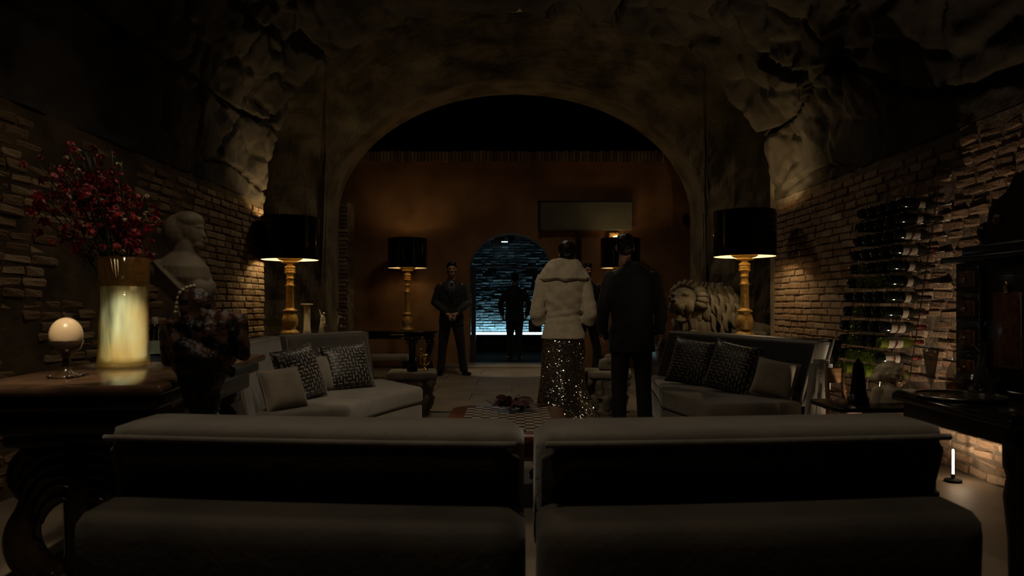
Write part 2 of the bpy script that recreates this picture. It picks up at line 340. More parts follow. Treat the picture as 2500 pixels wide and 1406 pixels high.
# brick field: individual bricks on a side wall
def brick_variants(L, H, D, rough, n=6):
    out = []
    for i in range(n):
        bm = bmesh.new(); bmesh.ops.create_cube(bm, size=1); bmesh.ops.scale(bm, vec=(D, L, H), verts=bm.verts)
        bmesh.ops.bevel(bm, geom=bm.edges[:], offset=0.007, segments=1, affect='EDGES')
        for v in bm.verts: v.co += Vector((R.uniform(-1, 1), R.uniform(-1, 1), R.uniform(-1, 1))) * rough
        b = MB(); b.addbm(bm); bm.free(); out.append(b)
    return out
def brick_wall(wall, x, sgn, y0, y1, z0, z1, mt, rough_fn, keep, n_keep=300, tone=1):
    """bricks on the plane x, outward normal sgn*X; the n_keep largest in view become parts, the rest one stuff part"""
    course = 0.068; L = 0.215; spots = []
    nz = int((z1 - z0) / course)
    for k in range(nz):
        z = z0 + (k + 0.5) * course; y = y0 + R.uniform(0, L)
        while y < y1 - 0.03:
            l = L * R.uniform(0.72, 1.12); yy1 = min(y + l, y1 + R.uniform(-0.004, 0.012))
            if yy1 - y > 0.04: spots.append(((y + yy1) / 2, z, yy1 - y))
            y += l
    var = brick_variants(1.0, course - 0.012, 0.08, 0.0, 1); ms = []; 
    kinds = {}
    for rough in (0.003, 0.007):
        bs = []
        for i in range(6):
            bm = bmesh.new(); bmesh.ops.create_cube(bm, size=1); bmesh.ops.scale(bm, vec=(0.08, 0.2, course - 0.010), verts=bm.verts)
            bmesh.ops.bevel(bm, geom=bm.edges[:], offset=0.006 + rough, segments=1, affect='EDGES')
            for v in bm.verts: v.co += Vector((R.uniform(-1, 1), R.uniform(-1, 1), R.uniform(-1, 1))) * rough
            b = MB(); b.addbm(bm); bm.free(); bs.append((b, b.mesh('brick')))
            bs[-1][1].materials.append(mt)
        kinds[rough] = bs
    def score(s):
        Y, z, l = s; px = 1250 + x * 1700 / Y; py = 745 - (z - 1.12) * 1700 / Y
        if not (0 < px < 2500 and 185 < py < 1220) or not keep(px, py): return -1
        if sgn > 0 and Y < 6.2 and noise.noise((Y * 1.6, z * 2.2, 3.0)) > 0.12: return -1
        return l * (1700 / Y) ** 2 / Y
    sc = sorted(((score(s), i) for i, s in enumerate(spots)), reverse=True)
    top = {i for v, i in sc[:n_keep] if v > 0}
    rest = MB()
    for i, (Y, z, l) in enumerate(spots):
        if Y < 0.6 or (sgn > 0 and Y < 6.2 and i not in top and noise.noise((Y * 1.6, z * 2.2, 3.0)) > -0.05): continue
        q = rough_fn(Y, z); rough = 0.007 if q > 0.5 else 0.003
        b, me = R.choice(kinds[rough])
        out = R.uniform(-0.006, 0.008) + (R.uniform(-0.012, 0.004) if q > 0.5 else 0)
        lo = (x - sgn * 0.04 + sgn * out, Y, z + R.uniform(-0.003, 0.003))
        ro = (R.uniform(-0.02, 0.02) * (1 + q), R.uniform(-0.05, 0.05) * q, R.uniform(-0.03, 0.03) * (1 + q))
        scl = (1, (l - 0.010) / 0.2, 1 + R.uniform(-0.06, 0.06) * (1 + q))
        if i in top:
            o = mobj('brick', me, None, wall, lo, ro, False); o.scale = scl
        else:
            M = Matrix.Translation(lo) @ Euler(ro).to_matrix().to_4x4() @ Matrix.Diagonal((*scl, 1))
            rest.add(b.v, b.f, M)
    rest.build('brickwork', mt, wall, smooth=False, kind='stuff')
wall_right = struct(MB().box((XR + 0.262, (YR - 2.5) / 2, ZS / 2), (0.5, YR + 2.5, ZS)).build('wall_right', m_mortar, smooth=False))
brick_wall(wall_right, XR, -1, 0.6, YR, 0.0, ZS, m_brick_r, lambda y, z: 1.0 if y < 5.65 + 0.3 * noise.noise((y, z * 3, 1)) else 0.2,
           lambda px, py: not (px > 2335 and py < 1030) and py < 1175 and not (px < 2300 and py > 1000) and not (px < 2000 and py > 815))
wall_left = struct(MB().box((XL - 0.262, (YL - 2.5) / 2, ZS / 2), (0.5, YL + 2.5, ZS)).build('wall_left', mat('dark_old_render', (0.12, 0.085, 0.05), (0.05, 0.037, 0.022), 3, 0.95, bump=1.0, bsc=9, spec=0.1), smooth=False))
brick_wall(wall_left, XL, 1, 0.6, YL, 0.0, ZS, m_brick, lambda y, z: 1.0 if y < 6.3 else 0.1,
           lambda px, py: py < 880 and not (245 < px < 370 and py > 640) and not (405 < px < 590 and py > 700))
wall_front = struct(MB().box((0, -2.7, 3), (9, 0.4, 6)).build('wall_front', m_mortar, smooth=False))

# rough barrel vault over the near bay (the ceiling)
def vault(name, cx, a, zs, rise, y0f, y1f, nt_, ny, m_, amp):
    vs = []; fs = []
    for i in range(nt_ + 1):
        t = PI * i / nt_; c_, s_ = math.cos(t), math.sin(t)
        for j in range(ny + 1):
            k = j / ny; yl = y1f(c_); y = y0f + (yl - y0f) * k
            p = Vector((cx + a * (c_ if c_ > 0 else -abs(c_) ** 0.62), y, zs + rise * s_)); n = Vector((c_ / a, 0, s_ / rise)).normalized()
            q = Vector((p.x * 0.9, p.y * 0.7, p.z * 0.9))
            d = noise.fractal(q, 1.0, 2.1, 5) * amp + (abs(noise.noise(q * 1.7 + Vector((3, 1, 7)))) ** 0.5) * amp * 1.3
            crack = abs(noise.noise(Vector((p.x * 1.1, p.y * 0.45, p.z * 1.3)) + Vector((9, 2, 4))))
            d += (amp * 1.6 if crack < 0.035 else 0)
            vq, _ = noise.voronoi(Vector((p.x * 2.2 + 0.5 * noise.noise(p * 2), p.y * 1.5 + 0.5 * noise.noise(p * 2.3), p.z * 1.7)))
            d += amp * 0.75 * max(0, 1 - (vq[1] - vq[0]) * 6) + amp * 0.35 * vq[0] + amp * 0.22 * noise.noise(p * 9) + amp * 0.12 * noise.noise(p * 21)
            vs.append(p + n * (d - amp * 1.1) * min(1, 0.25 + 3 * s_))
    m = ny + 1
    for i in range(nt_):
        for j in range(ny): fs.append((i * m + j, i * m + j + 1, (i + 1) * m + j + 1, (i + 1) * m + j))
    return MB().add(vs, fs).build(name, m_, smooth=True)
ceiling = struct(vault('ceiling', 0.05, 2.95, ZS, 2.2, -2.6, lambda c_: YR + 0.09 * (1 - c_), 240, 380, m_rock, 0.085))

# arched walls
def arch_wall(name, x0, x1, ztop, y0, y1, cx, a, zs, rise, mt, amp=0.0, nz=40, side=70, na=64, uv=1.0):
    xs = [x0 + (cx - a - x0) * i / side for i in range(side)] + [cx - a * math.cos(PI * i / na) for i in range(na + 1)] + \
         [cx + a + (x1 - cx - a) * (i + 1) / side for i in range(side)]
    vs = []; fs = []
    def low(i, x):
        if side <= i <= side + na: return zs + rise * math.sqrt(max(0, 1 - ((x - cx) / a) ** 2))
        return 0.0
    rows = []
    for i, x in enumerate(xs):
        cols = [low(i, x)] if not (i == side or i == side + na) else [low(i, x)]
        rows.append((x, cols[0]))
    def dis(x, z, k):
        if not amp: return 0
        q = Vector((x, k * 9.0, z)); return amp * (noise.fractal(q * 1.6, 1, 2, 5) + 0.8 * abs(noise.noise(q * 2.7)))
    for yy, k in ((y0, 0), (y1, 1)):
        base = len(vs)
        for x, z0 in rows:
            for j in range(nz + 1):
                z = z0 + (ztop - z0) * j / nz; vs.append((x, yy - (dis(x, z, k) if k == 0 else 0), z))
        m = nz + 1
        for i in range(len(xs) - 1):
            for j in range(nz):
                q = (base + i * m + j, base + (i + 1) * m + j, base + (i + 1) * m + j + 1, base + i * m + j + 1)
                fs.append(q if k == 0 else q[::-1])
        # jambs below the springing are vertical strips of the side columns: add the missing lower quads
    m = nz + 1; B = len(xs) * m
    for i in range(len(xs) - 1):
        a0, a1 = i * m, (i + 1) * m
        if side <= i < side + na: fs.append((a0, B + a0, B + a1, a1))          # soffit
        fs.append((a0 + nz, a1 + nz, B + a1 + nz, B + a0 + nz))
    # replace slanted quads at the jambs: vertical reveal
    for i, s in ((side, 1), (side + na, -1)):
        x = xs[i]; k = len(vs)
        vs.extend([(x, y0, 0), (x, y1, 0), (x, y1, zs), (x, y0, zs)]); fs.append((k, k + 1, k + 2, k + 3))
        xo = xs[i - 1] if s == 1 else xs[i + 1]; k = len(vs)
        for yy in (y0, y1):
            vs.extend([(xo, yy, 0), (x, yy, 0), (x, yy, zs)]); fs.append((k, k + 1, k + 2)); k += 3
    return MB().add(vs, fs).build(name, mt, smooth=False)
arch = struct(arch_wall('wall_arch', -4.3, 4.3, 6.0, 10.5, 11.25, 0.04, 2.84, 2.5, 2.02, m_archst, 0.07, 60, 26, 80))
wall_back = struct(arch_wall('wall_back', -4.3, 4.3, 3.78, 12.9, 13.3, -0.03, 0.755, 1.78, 0.68, m_plaster, 0.012, 30, 40, 40))
# course of upright bricks capping the plaster wall
cap_b = [MB().rbox((0, 0, 0), (0.055, 0.42, 0.19), 0.006, 1) for i in range(1)][0]
cap_me = cap_b.mesh('brick'); cap_me.materials.append(m_brick)
for i in range(104):
    x = -3.3 + i * 0.0635
    o = mobj('brick', cap_me, None, wall_back, (x, 13.09 - R.uniform(0, 0.015), 3.875 + R.uniform(-0.012, 0.012)), (0, R.uniform(-0.03, 0.03), 0), False)
# brick pilaster at the left of the plaster wall
pil = struct(MB().box((-3.05, 12.2, 1.45), (0.46, 0.5, 2.9)).build('wall_pilaster', m_mortar, smooth=False))
pme = MB().rbox((0, 0, 0), (0.2, 0.06, 0.058), 0.008, 1).mesh('brick'); pme.materials.append(m_brick)
for k in range(40):
    for j in range(2):
        mobj('brick', pme, None, pil, (-3.165 + j * 0.225 + (0.02 if k % 2 else -0.01), 11.955 + R.uniform(-0.01, 0.008), 0.04 + k * 0.0715), (0, R.uniform(-.02, .02), R.uniform(-.03, .03)), False)
# bay between the vault and the arch, and the dark spaces behind
wl = struct(MB().box((-4.4, 11, 3), (0.2, 7, 6)).build('wall_bay_left', m_archst, smooth=False))
wr = struct(MB().box((4.4, 11, 3), (0.2, 7, 6)).build('wall_bay_right', m_archst, smooth=False))
wlj = struct(MB().box((-3.9, 8.25, 3), (2.0, 0.2, 6)).build('wall_return_left', m_archst, smooth=False)); wlj.location.x = -0.15
wrj = struct(MB().box((4.03, 8.07, 3), (2.0, 0.2, 6)).build('wall_return_right', m_archst, smooth=False))
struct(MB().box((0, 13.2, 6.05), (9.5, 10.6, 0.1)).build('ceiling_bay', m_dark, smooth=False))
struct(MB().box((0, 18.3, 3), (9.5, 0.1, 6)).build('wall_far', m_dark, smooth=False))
# passage behind the doorway with a grey brick wall lit from a strip at its foot
pw = struct(MB().box((0, 17.35, 1.7), (5.2, 0.3, 2.6)).build('wall_passage', m_mortar, smooth=False))
far = MB(); fb = []
for i in range(5):
    bm = bmesh.new(); bmesh.ops.create_cube(bm, size=1); bmesh.ops.scale(bm, vec=(0.24, 0.08, 0.058), verts=bm.verts)
    bmesh.ops.bevel(bm, geom=bm.edges[:], offset=0.010, segments=1, affect='EDGES')
    for v in bm.verts: v.co += Vector((R.uniform(-1, 1), R.uniform(-1, 1), R.uniform(-1, 1))) * 0.008
    b = MB(); b.addbm(bm); bm.free(); fb.append(b)
for k in range(37):
    x = -1.6 + R.uniform(0, 0.2)
    while x < 1.6:
        l = R.uniform(0.16, 0.3); b = R.choice(fb)
        hole = noise.noise((x * 1.3, k * 0.16, 5.0)) > 0.5
        if not hole:
            M = Matrix.Translation((x + l / 2, 17.172 + R.uniform(-0.008, 0.010), 0.44 + k * 0.068)) @ Euler((R.uniform(-.04, .04), R.uniform(-.015, .015), R.uniform(-.02, .02))).to_matrix().to_4x4() @ Matrix.Diagonal((l / 0.245, 1, R.uniform(0.85, 1.05), 1))
            far.add(b.v, b.f, M)
        x += l
far.build('brickwork', m_brick_far, pw, smooth=False, kind='stuff')
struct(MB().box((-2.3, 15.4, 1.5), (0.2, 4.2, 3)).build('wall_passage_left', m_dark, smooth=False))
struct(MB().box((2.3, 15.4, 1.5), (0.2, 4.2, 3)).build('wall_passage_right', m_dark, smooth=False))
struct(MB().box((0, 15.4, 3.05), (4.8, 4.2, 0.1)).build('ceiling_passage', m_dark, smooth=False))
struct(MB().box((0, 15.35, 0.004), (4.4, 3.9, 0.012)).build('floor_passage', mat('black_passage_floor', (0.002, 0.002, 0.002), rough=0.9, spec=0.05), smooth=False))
pl = struct(MB().rbox((0, 17.0, 0.2), (4.4, 0.34, 0.4), 0.01, 1).build('trim_plinth', m_blackm, smooth=False))
strip = tag(MB().rbox((0, 0, 0), (4.2, 0.05, 0.055), 0.008, 2).build('light_strip', m_led, loc=(0, 17.04, 0.43)), 'glowing cold white light strip at the foot of the far brick wall', 'light')
light('AREA', 'strip_glow', (0, 17.02, 0.47), 195, (0.36, 0.78, 1.0), (0, 17.16, 1.3), size=0.1).data.shape = 'RECTANGLE'
bpy.data.lights['strip_glow'].size = 4.0; bpy.data.lights['strip_glow'].size_y = 0.03
# steel and glass door in the arched opening
d1 = struct(bpy.data.objects.new('door_1', None)); C.objects.link(d1); d1.location = (-0.03, 13.2, 0)
fr = MB()
for s in (-1, 1): fr.box((s * 0.70, 0, 0.92), (0.09, 0.06, 1.84))
fr.build('door_frame', m_frame, d1, smooth=False)
MB().box((0, 0, 1.84), (1.46, 0.05, 0.016)).build('transom', m_frame, d1, smooth=False)
MB().box((-0.33, 0.0, 0.95), (0.64, 0.01, 1.76)).build('pane', m_pane, d1, smooth=False)
MB().box((0.33, 0.0, 0.95), (0.64, 0.01, 1.76)).build('pane', m_pane, d1, smooth=False)
# skirting stone step in front of the doorway
st = struct(MB().rbox((0, 12.55, 0.03), (2.3, 0.75, 0.06), 0.01, 1).build('trim_step', m_floor, smooth=False))
# wall panel on its post, wall speaker, small picture, passage fixture
t = thing('wall_panel', 'wide grey canvas panel fixed high on the ochre wall', 'panel', (1.335, 12.74, 2.48))
MB().rbox((0, 0, 0.27), (1.73, 0.05, 0.52), 0.01, 1).build('canvas', m_panel, t, smooth=False)
fr = MB(); fr.box((-0.84, -0.028, 0.27), (0.05, 0.02, 0.54)); fr.box((0, -0.028, 0.535), (1.73, 0.02, 0.02)); fr.build('edge_frame', m_blackm, t, smooth=False)
MB().box((-0.135, 0.02, -1.24), (0.075, 0.05, 2.48)).build('post', m_blackm, t, smooth=False)
t = thing('wall_speaker', 'small black loudspeaker box on the wall right of the grey panel', 'speaker', (3.19, 12.82, 2.63))
MB().rbox((0, 0, 0.08), (0.075, 0.09, 0.165), 0.008, 1).build('cabinet', m_blackm, t); MB().lathe([(0, 0), (0.025, 0), (0.028, 0.006)], 16, Matrix.Translation((0, -0.046, 0.1)) @ Matrix.Rotation(PI / 2, 4, 'X')).build('driver', m_black, t)
t = thing('small_picture', 'small amber picture in dark frame with a picture light above lamp', 'picture', (1.87, 12.85, 2.33))
MB().rbox((0, 0, 0.065), (0.2, 0.02, 0.15), 0.005, 1).build('frame', m_wood, t); MB().box((0.01, -0.012, 0.06), (0.165, 0.006, 0.12)).build('print', m_gold, t, smooth=False)
MB().tube([(0.0, -0.02, 0.14), (0.02, -0.1, 0.12), (0.06, -0.12, 0.06)], 0.008).build('light_arm', m_brass, t)
MB().cap((0.0, -0.12, 0.04), (0.1, -0.12, 0.04), 0.014, 0.014).build('picture_light', m_led_w, t)
t = thing('passage_lamp', 'small dark wall lamp with a bright edge high in the blue passage', 'lamp', (-0.18, 16.9, 2.62))
MB().box((0.05, 0.16, 0.08), (0.1, 0.32, 0.12)).build('bracket', m_blackm, t, smooth=False); MB().rbox((0, -0.02, 0.03), (0.17, 0.12, 0.035), 0.008, 1).build('housing', m_frame, t)
MB().box((0, -0.085, 0.03), (0.15, 0.008, 0.02)).build('diffuser', m_led, t, smooth=False)
light('POINT', 'passage_lamp_light', (0, -0.16, 0.0), 3, (0.5, 0.82, 1.0), radius=0.05, parent=t)

# ================================================================== LAMPS
def table_lamp(label, loc, k, watts, base_h):
    """k scales the lamp; base_h = height of the stand from table to shade rim"""
    t = thing('table_lamp', label, 'lamp', loc, 0, 'gilt table lamps with black drum shades')
    h = base_h; p = [(0.0, 0.0), (0.105, 0.0), (0.105, 0.03), (0.085, 0.05), (0.06, 0.07), (0.085, 0.11), (0.092, 0.17), (0.075, 0.235), (0.055, 0.26),
         (0.082, 0.268), (0.082, 0.285), (0.055, 0.295), (0.046, 0.31)]
    MB().lathe([(r * k, z * k) for r, z in p], 28).build('base', m_gold, t)
    z0 = 0.31 * k; zt = h
    q = [(0.046, 0.0), (0.042, 0.42), (0.055, 0.44), (0.055, 0.455), (0.042, 0.465), (0.038, 0.58), (0.05, 0.592), (0.04, 0.604), (0.038, 0.67), (0.06, 0.70), (0.064, 0.72), (0.05, 0.735),
         (0.058, 0.755), (0.06, 0.77), (0.045, 0.782), (0.06, 0.80), (0.058, 0.83), (0.03, 0.865), (0.035, 0.885), (0.09, 0.905), (0.098, 0.925), (0.075, 0.94), (0.11, 0.955), (0.14, 0.985), (0.14, 1.0), (0, 1.0)]
    c = MB().lathe([(r * k, z0 + (zt + 0.02 * k - z0) * z) for r, z in q], 28).build('column', m_gold, t)
    rs = 0.325 * k; hs = 0.485 * k
    sh = MB().lathe([(rs * 0.985, zt + hs), (rs, zt + hs), (rs, zt), (rs * 0.985, zt)], 64).build('shade', m_black, t); sharp(sh)
    MB().lathe([(rs * 0.98, zt + hs - 0.002), (rs * 0.98, zt + 0.002)], 64).build('shade_lining', m_lining, sh)
    sp = MB(); zr = zt + hs * 0.8
    for i in range(3):
        a = i * 2 * PI / 3; sp.tube([(0, 0, zr), (rs * 0.98 * math.cos(a), rs * 0.98 * math.sin(a), zr)], 0.004, 6)
    sp.tube([(0, 0, zt), (0, 0, zr)], 0.006, 6); sp.build('shade_carrier', m_brass, t)
    for i in range(3):
        a = PI / 2 + i * 2 * PI / 3; x, y = 0.17 * k * math.cos(a), 0.17 * k * math.sin(a)
        MB().ell((x, y, zt + hs * 0.62), (0.022, 0.022, 0.035), seg=12, ring=8).build('bulb', m_bulb, t)
        light('POINT', 'lamp_light', (x, y, zt + hs * 0.50), watts / 3, WARM, radius=0.03, parent=t)
    return t
LW = 190
table_lamp('gilt lamp with black drum shade beside the left brick pier', (-2.55, 8.0, 0.78), 1.0, LW, 0.86)
table_lamp('gilt lamp with black drum shade in front of the stone lion', (2.495, 7.47, 0.78), 1.0, LW, 0.86)
table_lamp('gilt lamp with black drum shade on the black console left of the doorway', (-1.83, 12.2, 0.67), 1.06, LW * 0.17, 1.10)
table_lamp('gilt lamp with black drum shade behind the head of the man in black', (1.90, 12.2, 0.67), 1.06, LW * 0.17, 1.10)
# floor uplight at the right wall
t = thing('floor_uplight', 'bright upright floor light against the right brick wall', 'lamp', (2.80, 4.42, 0))
MB().lathe([(0, 0), (0.05, 0), (0.05, 0.015), (0.012, 0.02), (0.012, 0.05)], 20).build('foot', m_blackm, t)
MB().cap((0, 0, 0.03), (0, 0, 0.2), 0.007, 0.007).build('tube', m_led_w, t)
light('POINT', 'uplight_glow', (0.06, -0.0, 0.14), 5, (1.0, 0.74, 0.50), radius=0.03, parent=t)
t = thing('floor_spotlight', 'low black floor spotlight washing the right brick wall', 'lamp', (2.46, 4.14, 0))
MB().lathe([(0, 0), (0.07, 0), (0.07, 0.02), (0.055, 0.03), (0.055, 0.07), (0.05, 0.07), (0.045, 0.04), (0, 0.04)], 24).build('can', m_blackm, t)
MB().lathe([(0, 0.045), (0.043, 0.045)], 20).build('lens', m_led_w, t)
light('SPOT', 'wall_wash', (2.46, 4.14, 0.09), 290, (1.0, 0.76, 0.52), (3.0, 4.95, 1.9), 0.03, 134, 0.5)

# ================================================================== TABLES THAT CARRY LAMPS AND SCULPTURE
def plain_console(name, label, x0, x1, y0, y1, z, mt, foot=0.05):
    t = thing(name, label, 'table', ((x0 + x1) / 2, (y0 + y1) / 2, 0)); a, b = (x1 - x0) / 2, (y1 - y0) / 2
    MB().rbox((0, 0, z - 0.02), (2 * a, 2 * b, 0.04), 0.012, 2).build('top', mt, t)
    MB().rbox((0, 0, z - 0.09), (2 * a - 0.12, 2 * b - 0.12, 0.1), 0.005, 1).build('apron', mt, t)
    for i in (-1, 1):
        for j in (-1, 1):
            MB().lathe([(0.012, 0), (foot * .8, 0.01), (foot * 0.5, 0.06), (foot * 0.45, z * 0.5), (foot * 0.9, z * 0.75), (foot, z - 0.06)], 12).build('leg', mt, t, (i * (a - 0.11), j * (b - 0.11), 0))
    return t
plain_console('console_table', 'black console behind the left grey sofa carrying lamp and statuettes', -2.86, -1.72, 7.62, 8.42, 0.78, m_black)
plain_console('console_table', 'black console behind the right sofa under the lamp', 2.08, 2.92, 7.05, 7.85, 0.78, m_black)
plain_console('console_table', 'black console behind the man in black near the doorway', 1.35, 2.6, 11.85, 12.52, 0.67, m_black)
t = thing('console_table', 'glossy black oval console with curved apron left of the doorway', 'table', (-2.02, 12.2, 0))
oval = [(0.72 * math.copysign(abs(math.cos(a)) ** 0.7, math.cos(a)), 0.33 * math.copysign(abs(math.sin(a)) ** 0.7, math.sin(a))) for a in [2 * PI * i / 40 for i in range(40)]]
MB().prism(oval, 0.635, 0.67, 0.008).build('top', m_black, t)
MB().prism([(x * 0.93, y * 0.9) for x, y in oval], 0.54, 0.635, 0.01).build('apron', m_black, t)
for i in (-1, 1):
    for j in (-1, 1):
        MB().tube([(i * 0.55, j * 0.18, 0.57), (i * 0.6, j * 0.22, 0.45), (i * 0.54, j * 0.2, 0.2), (i * 0.6, j * 0.22, 0.0)], [0.05, 0.045, 0.025, 0.03], 10).build('leg', m_black, t)
b = thing('low_bench', 'low pale upholstered bench beneath the black oval console', 'bench', (-1.95, 10.4, 0))
MB().rbox((0, 0, 0.34), (0.85, 0.42, 0.09), 0.03, 3).build('cushion', m_velvet, b)
for i in (-1, 1):
    for j in (-1, 1): MB().lathe([(0.02, 0), (0.03, 0.29)], 10).build('leg', m_blackm, b, (i * 0.36, j * 0.15, 0))

# ================================================================== SOFAS
def back_panel(parent, p0, p1, z0, z1, lean, th, name='backrest', mt=None, bev=0.05, out=1):
    """padded back between floor points p0,p1; out=+1: leans to the left side of p0->p1"""
    p0, p1 = Vector(p0), Vector(p1); d = (p1 - p0); L = d.length; d.normalize(); n = Vector((-d.y, d.x)) * out
    M = Matrix(((d.x, n.x, 0, (p0.x + p1.x) / 2), (d.y, n.y, 0, (p0.y + p1.y) / 2), (0, 0, 1, 0), (0, 0, 0, 1)))
    if out < 0: M = M @ Matrix.Diagonal((-1, 1, 1, 1))
    bm = bmesh.new(); bmesh.ops.create_cube(bm, size=1)
    bmesh.ops.scale(bm, vec=(L, th, z1 - z0), verts=bm.verts); bmesh.ops.translate(bm, vec=(0, th / 2, (z0 + z1) / 2), verts=bm.verts)
    bmesh.ops.bevel(bm, geom=bm.edges[:], offset=bev, segments=3, affect='EDGES', profile=0.6)
    for v in bm.verts: v.co.y += lean * (v.co.z - z0) / (z1 - z0)
    b = MB(); b.addbm(bm, M); bm.free()
    o = b.build(name, mt or m_velvet, parent)
    fl = MB(); zz = z1 - bev * 0.3
    pts = [(-L / 2, z0 + .02), (-L / 2, zz), (L / 2, zz), (L / 2, z0 + .02)]
    fl.tube([M @ Vector((x * 0.985, bev * 0.25 + lean * (z - z0) / (z1 - z0), z)) for x, z in pts], 0.007, 6)
    fl.build('piping', m_pipe, o)
    return o
def sofa(label, seat, backs, out, mts=(None, None)):
    t = thing('sofa', label, 'sofa', (0, 0, 0), 0, 'curved sectional sofas around the chequered table')
    cx = sum(p[0] for p in seat) / len(seat); cy = sum(p[1] for p in seat) / len(seat); t.location = (cx, cy, 0)
    sl = [(x - cx, y - cy) for x, y in seat]
    MB().prism(sl, 0.27, 0.42, 0.04, 3).build('seat', m_velvet, t)
    MB().prism([(x * 0.97, y * 0.97) for x, y in sl], 0.04, 0.268, 0.015).build('base', m_velvet, t)
    ft = MB()
    MB().prism([(x * 0.9, y * 0.9) for x, y in sl], 0.0, 0.045).build('plinth', m_blackm, t)
    for i, (a, b, z1, lean, th) in enumerate(backs):
        back_panel(t, (a[0] - cx, a[1] - cy), (b[0] - cx, b[1] - cy), 0.20, z1, lean, th, mt=mts[1], out=out)
    return t
def arc(pts, n=6):
    out = []
    for i in range(n + 1):
        k = i / n; out.append(((1 - k) ** 2 * pts[0][0] + 2 * k * (1 - k) * pts[1][0] + k * k * pts[2][0], (1 - k) ** 2 * pts[0][1] + 2 * k * (1 - k) * pts[1][1] + k * k * pts[2][1]))
    return out
lseat = [(-1.68, 4.42)] + arc([(-1.14, 4.86), (-1.0, 5.5), (-0.76, 6.0)]) + [(-1.26, 6.72), (-1.80, 5.80)]
sofa('grey velvet sofa beside the marble table with lit seat edge', lseat, [((-1.66, 4.45), (-1.80, 5.76), 0.87, 0.11, 0.15), ((-1.80, 5.82), (-1.29, 6.72), 0.87, 0.12, 0.15)], 1)
rseat = [(2.12, 5.06), (1.39, 4.94), (1.22, 5.70), (1.30, 6.25), (1.40, 7.05), (1.46, 7.05)]
rs_ = sofa('dark sofa with black back in front of the stone lion', rseat, [((1.40, 7.08), (2.17, 5.14), 0.86, 0.22, 0.17)], 1, (None, m_velvet_d))
# pale padded end of the right sofa back
cx, cy = rs_.location.x, rs_.location.y
bm_ = MB(); M_ = Matrix.Translation((2.25 - cx, 5.07 - cy, 0)) @ Matrix.Rotation(math.radians(20), 4, 'Z')
for zz in range(1): pass
def slanted(x, y, w_, d_, z0, z1, dx, dy, rz, name, mt, parent, bev=0.02):
    bm = bmesh.new(); bmesh.ops.create_cube(bm, size=1); bmesh.ops.scale(bm, vec=(w_, d_, z1 - z0), verts=bm.verts)
    bmesh.ops.bevel(bm, geom=bm.edges[:], offset=bev, segments=2, affect='EDGES')
    Rz = Matrix.Rotation(rz, 4, 'Z')
    for v in bm.verts:
        k = v.co.z / (z1 - z0) + 0.5; v.co = Rz @ v.co; v.co += Vector((dx * k, dy * k, (z0 + z1) / 2))
    b = MB(); b.addbm(bm); bm.free(); return b.build(name, mt, parent, (x - cx, y - cy, 0))
e = slanted(2.155, 5.10, 0.14, 0.05, 0.38, 0.865, 0.15, 0.05, math.radians(22), 'back_end_panel', m_velvet, rs_)
slanted(2.215, 5.075, 0.014, 0.014, 0.38, 0.87, 0.155, 0.05, 0, 'piping', m_pipe, e, 0.004); e.children[0].location = e.children[0].location - e.location
slanted(2.09, 4.86, 0.13, 0.14, 0.02, 0.74, 0.07, 0.0, math.radians(18), 'armrest', m_velvet, rs_, 0.03)
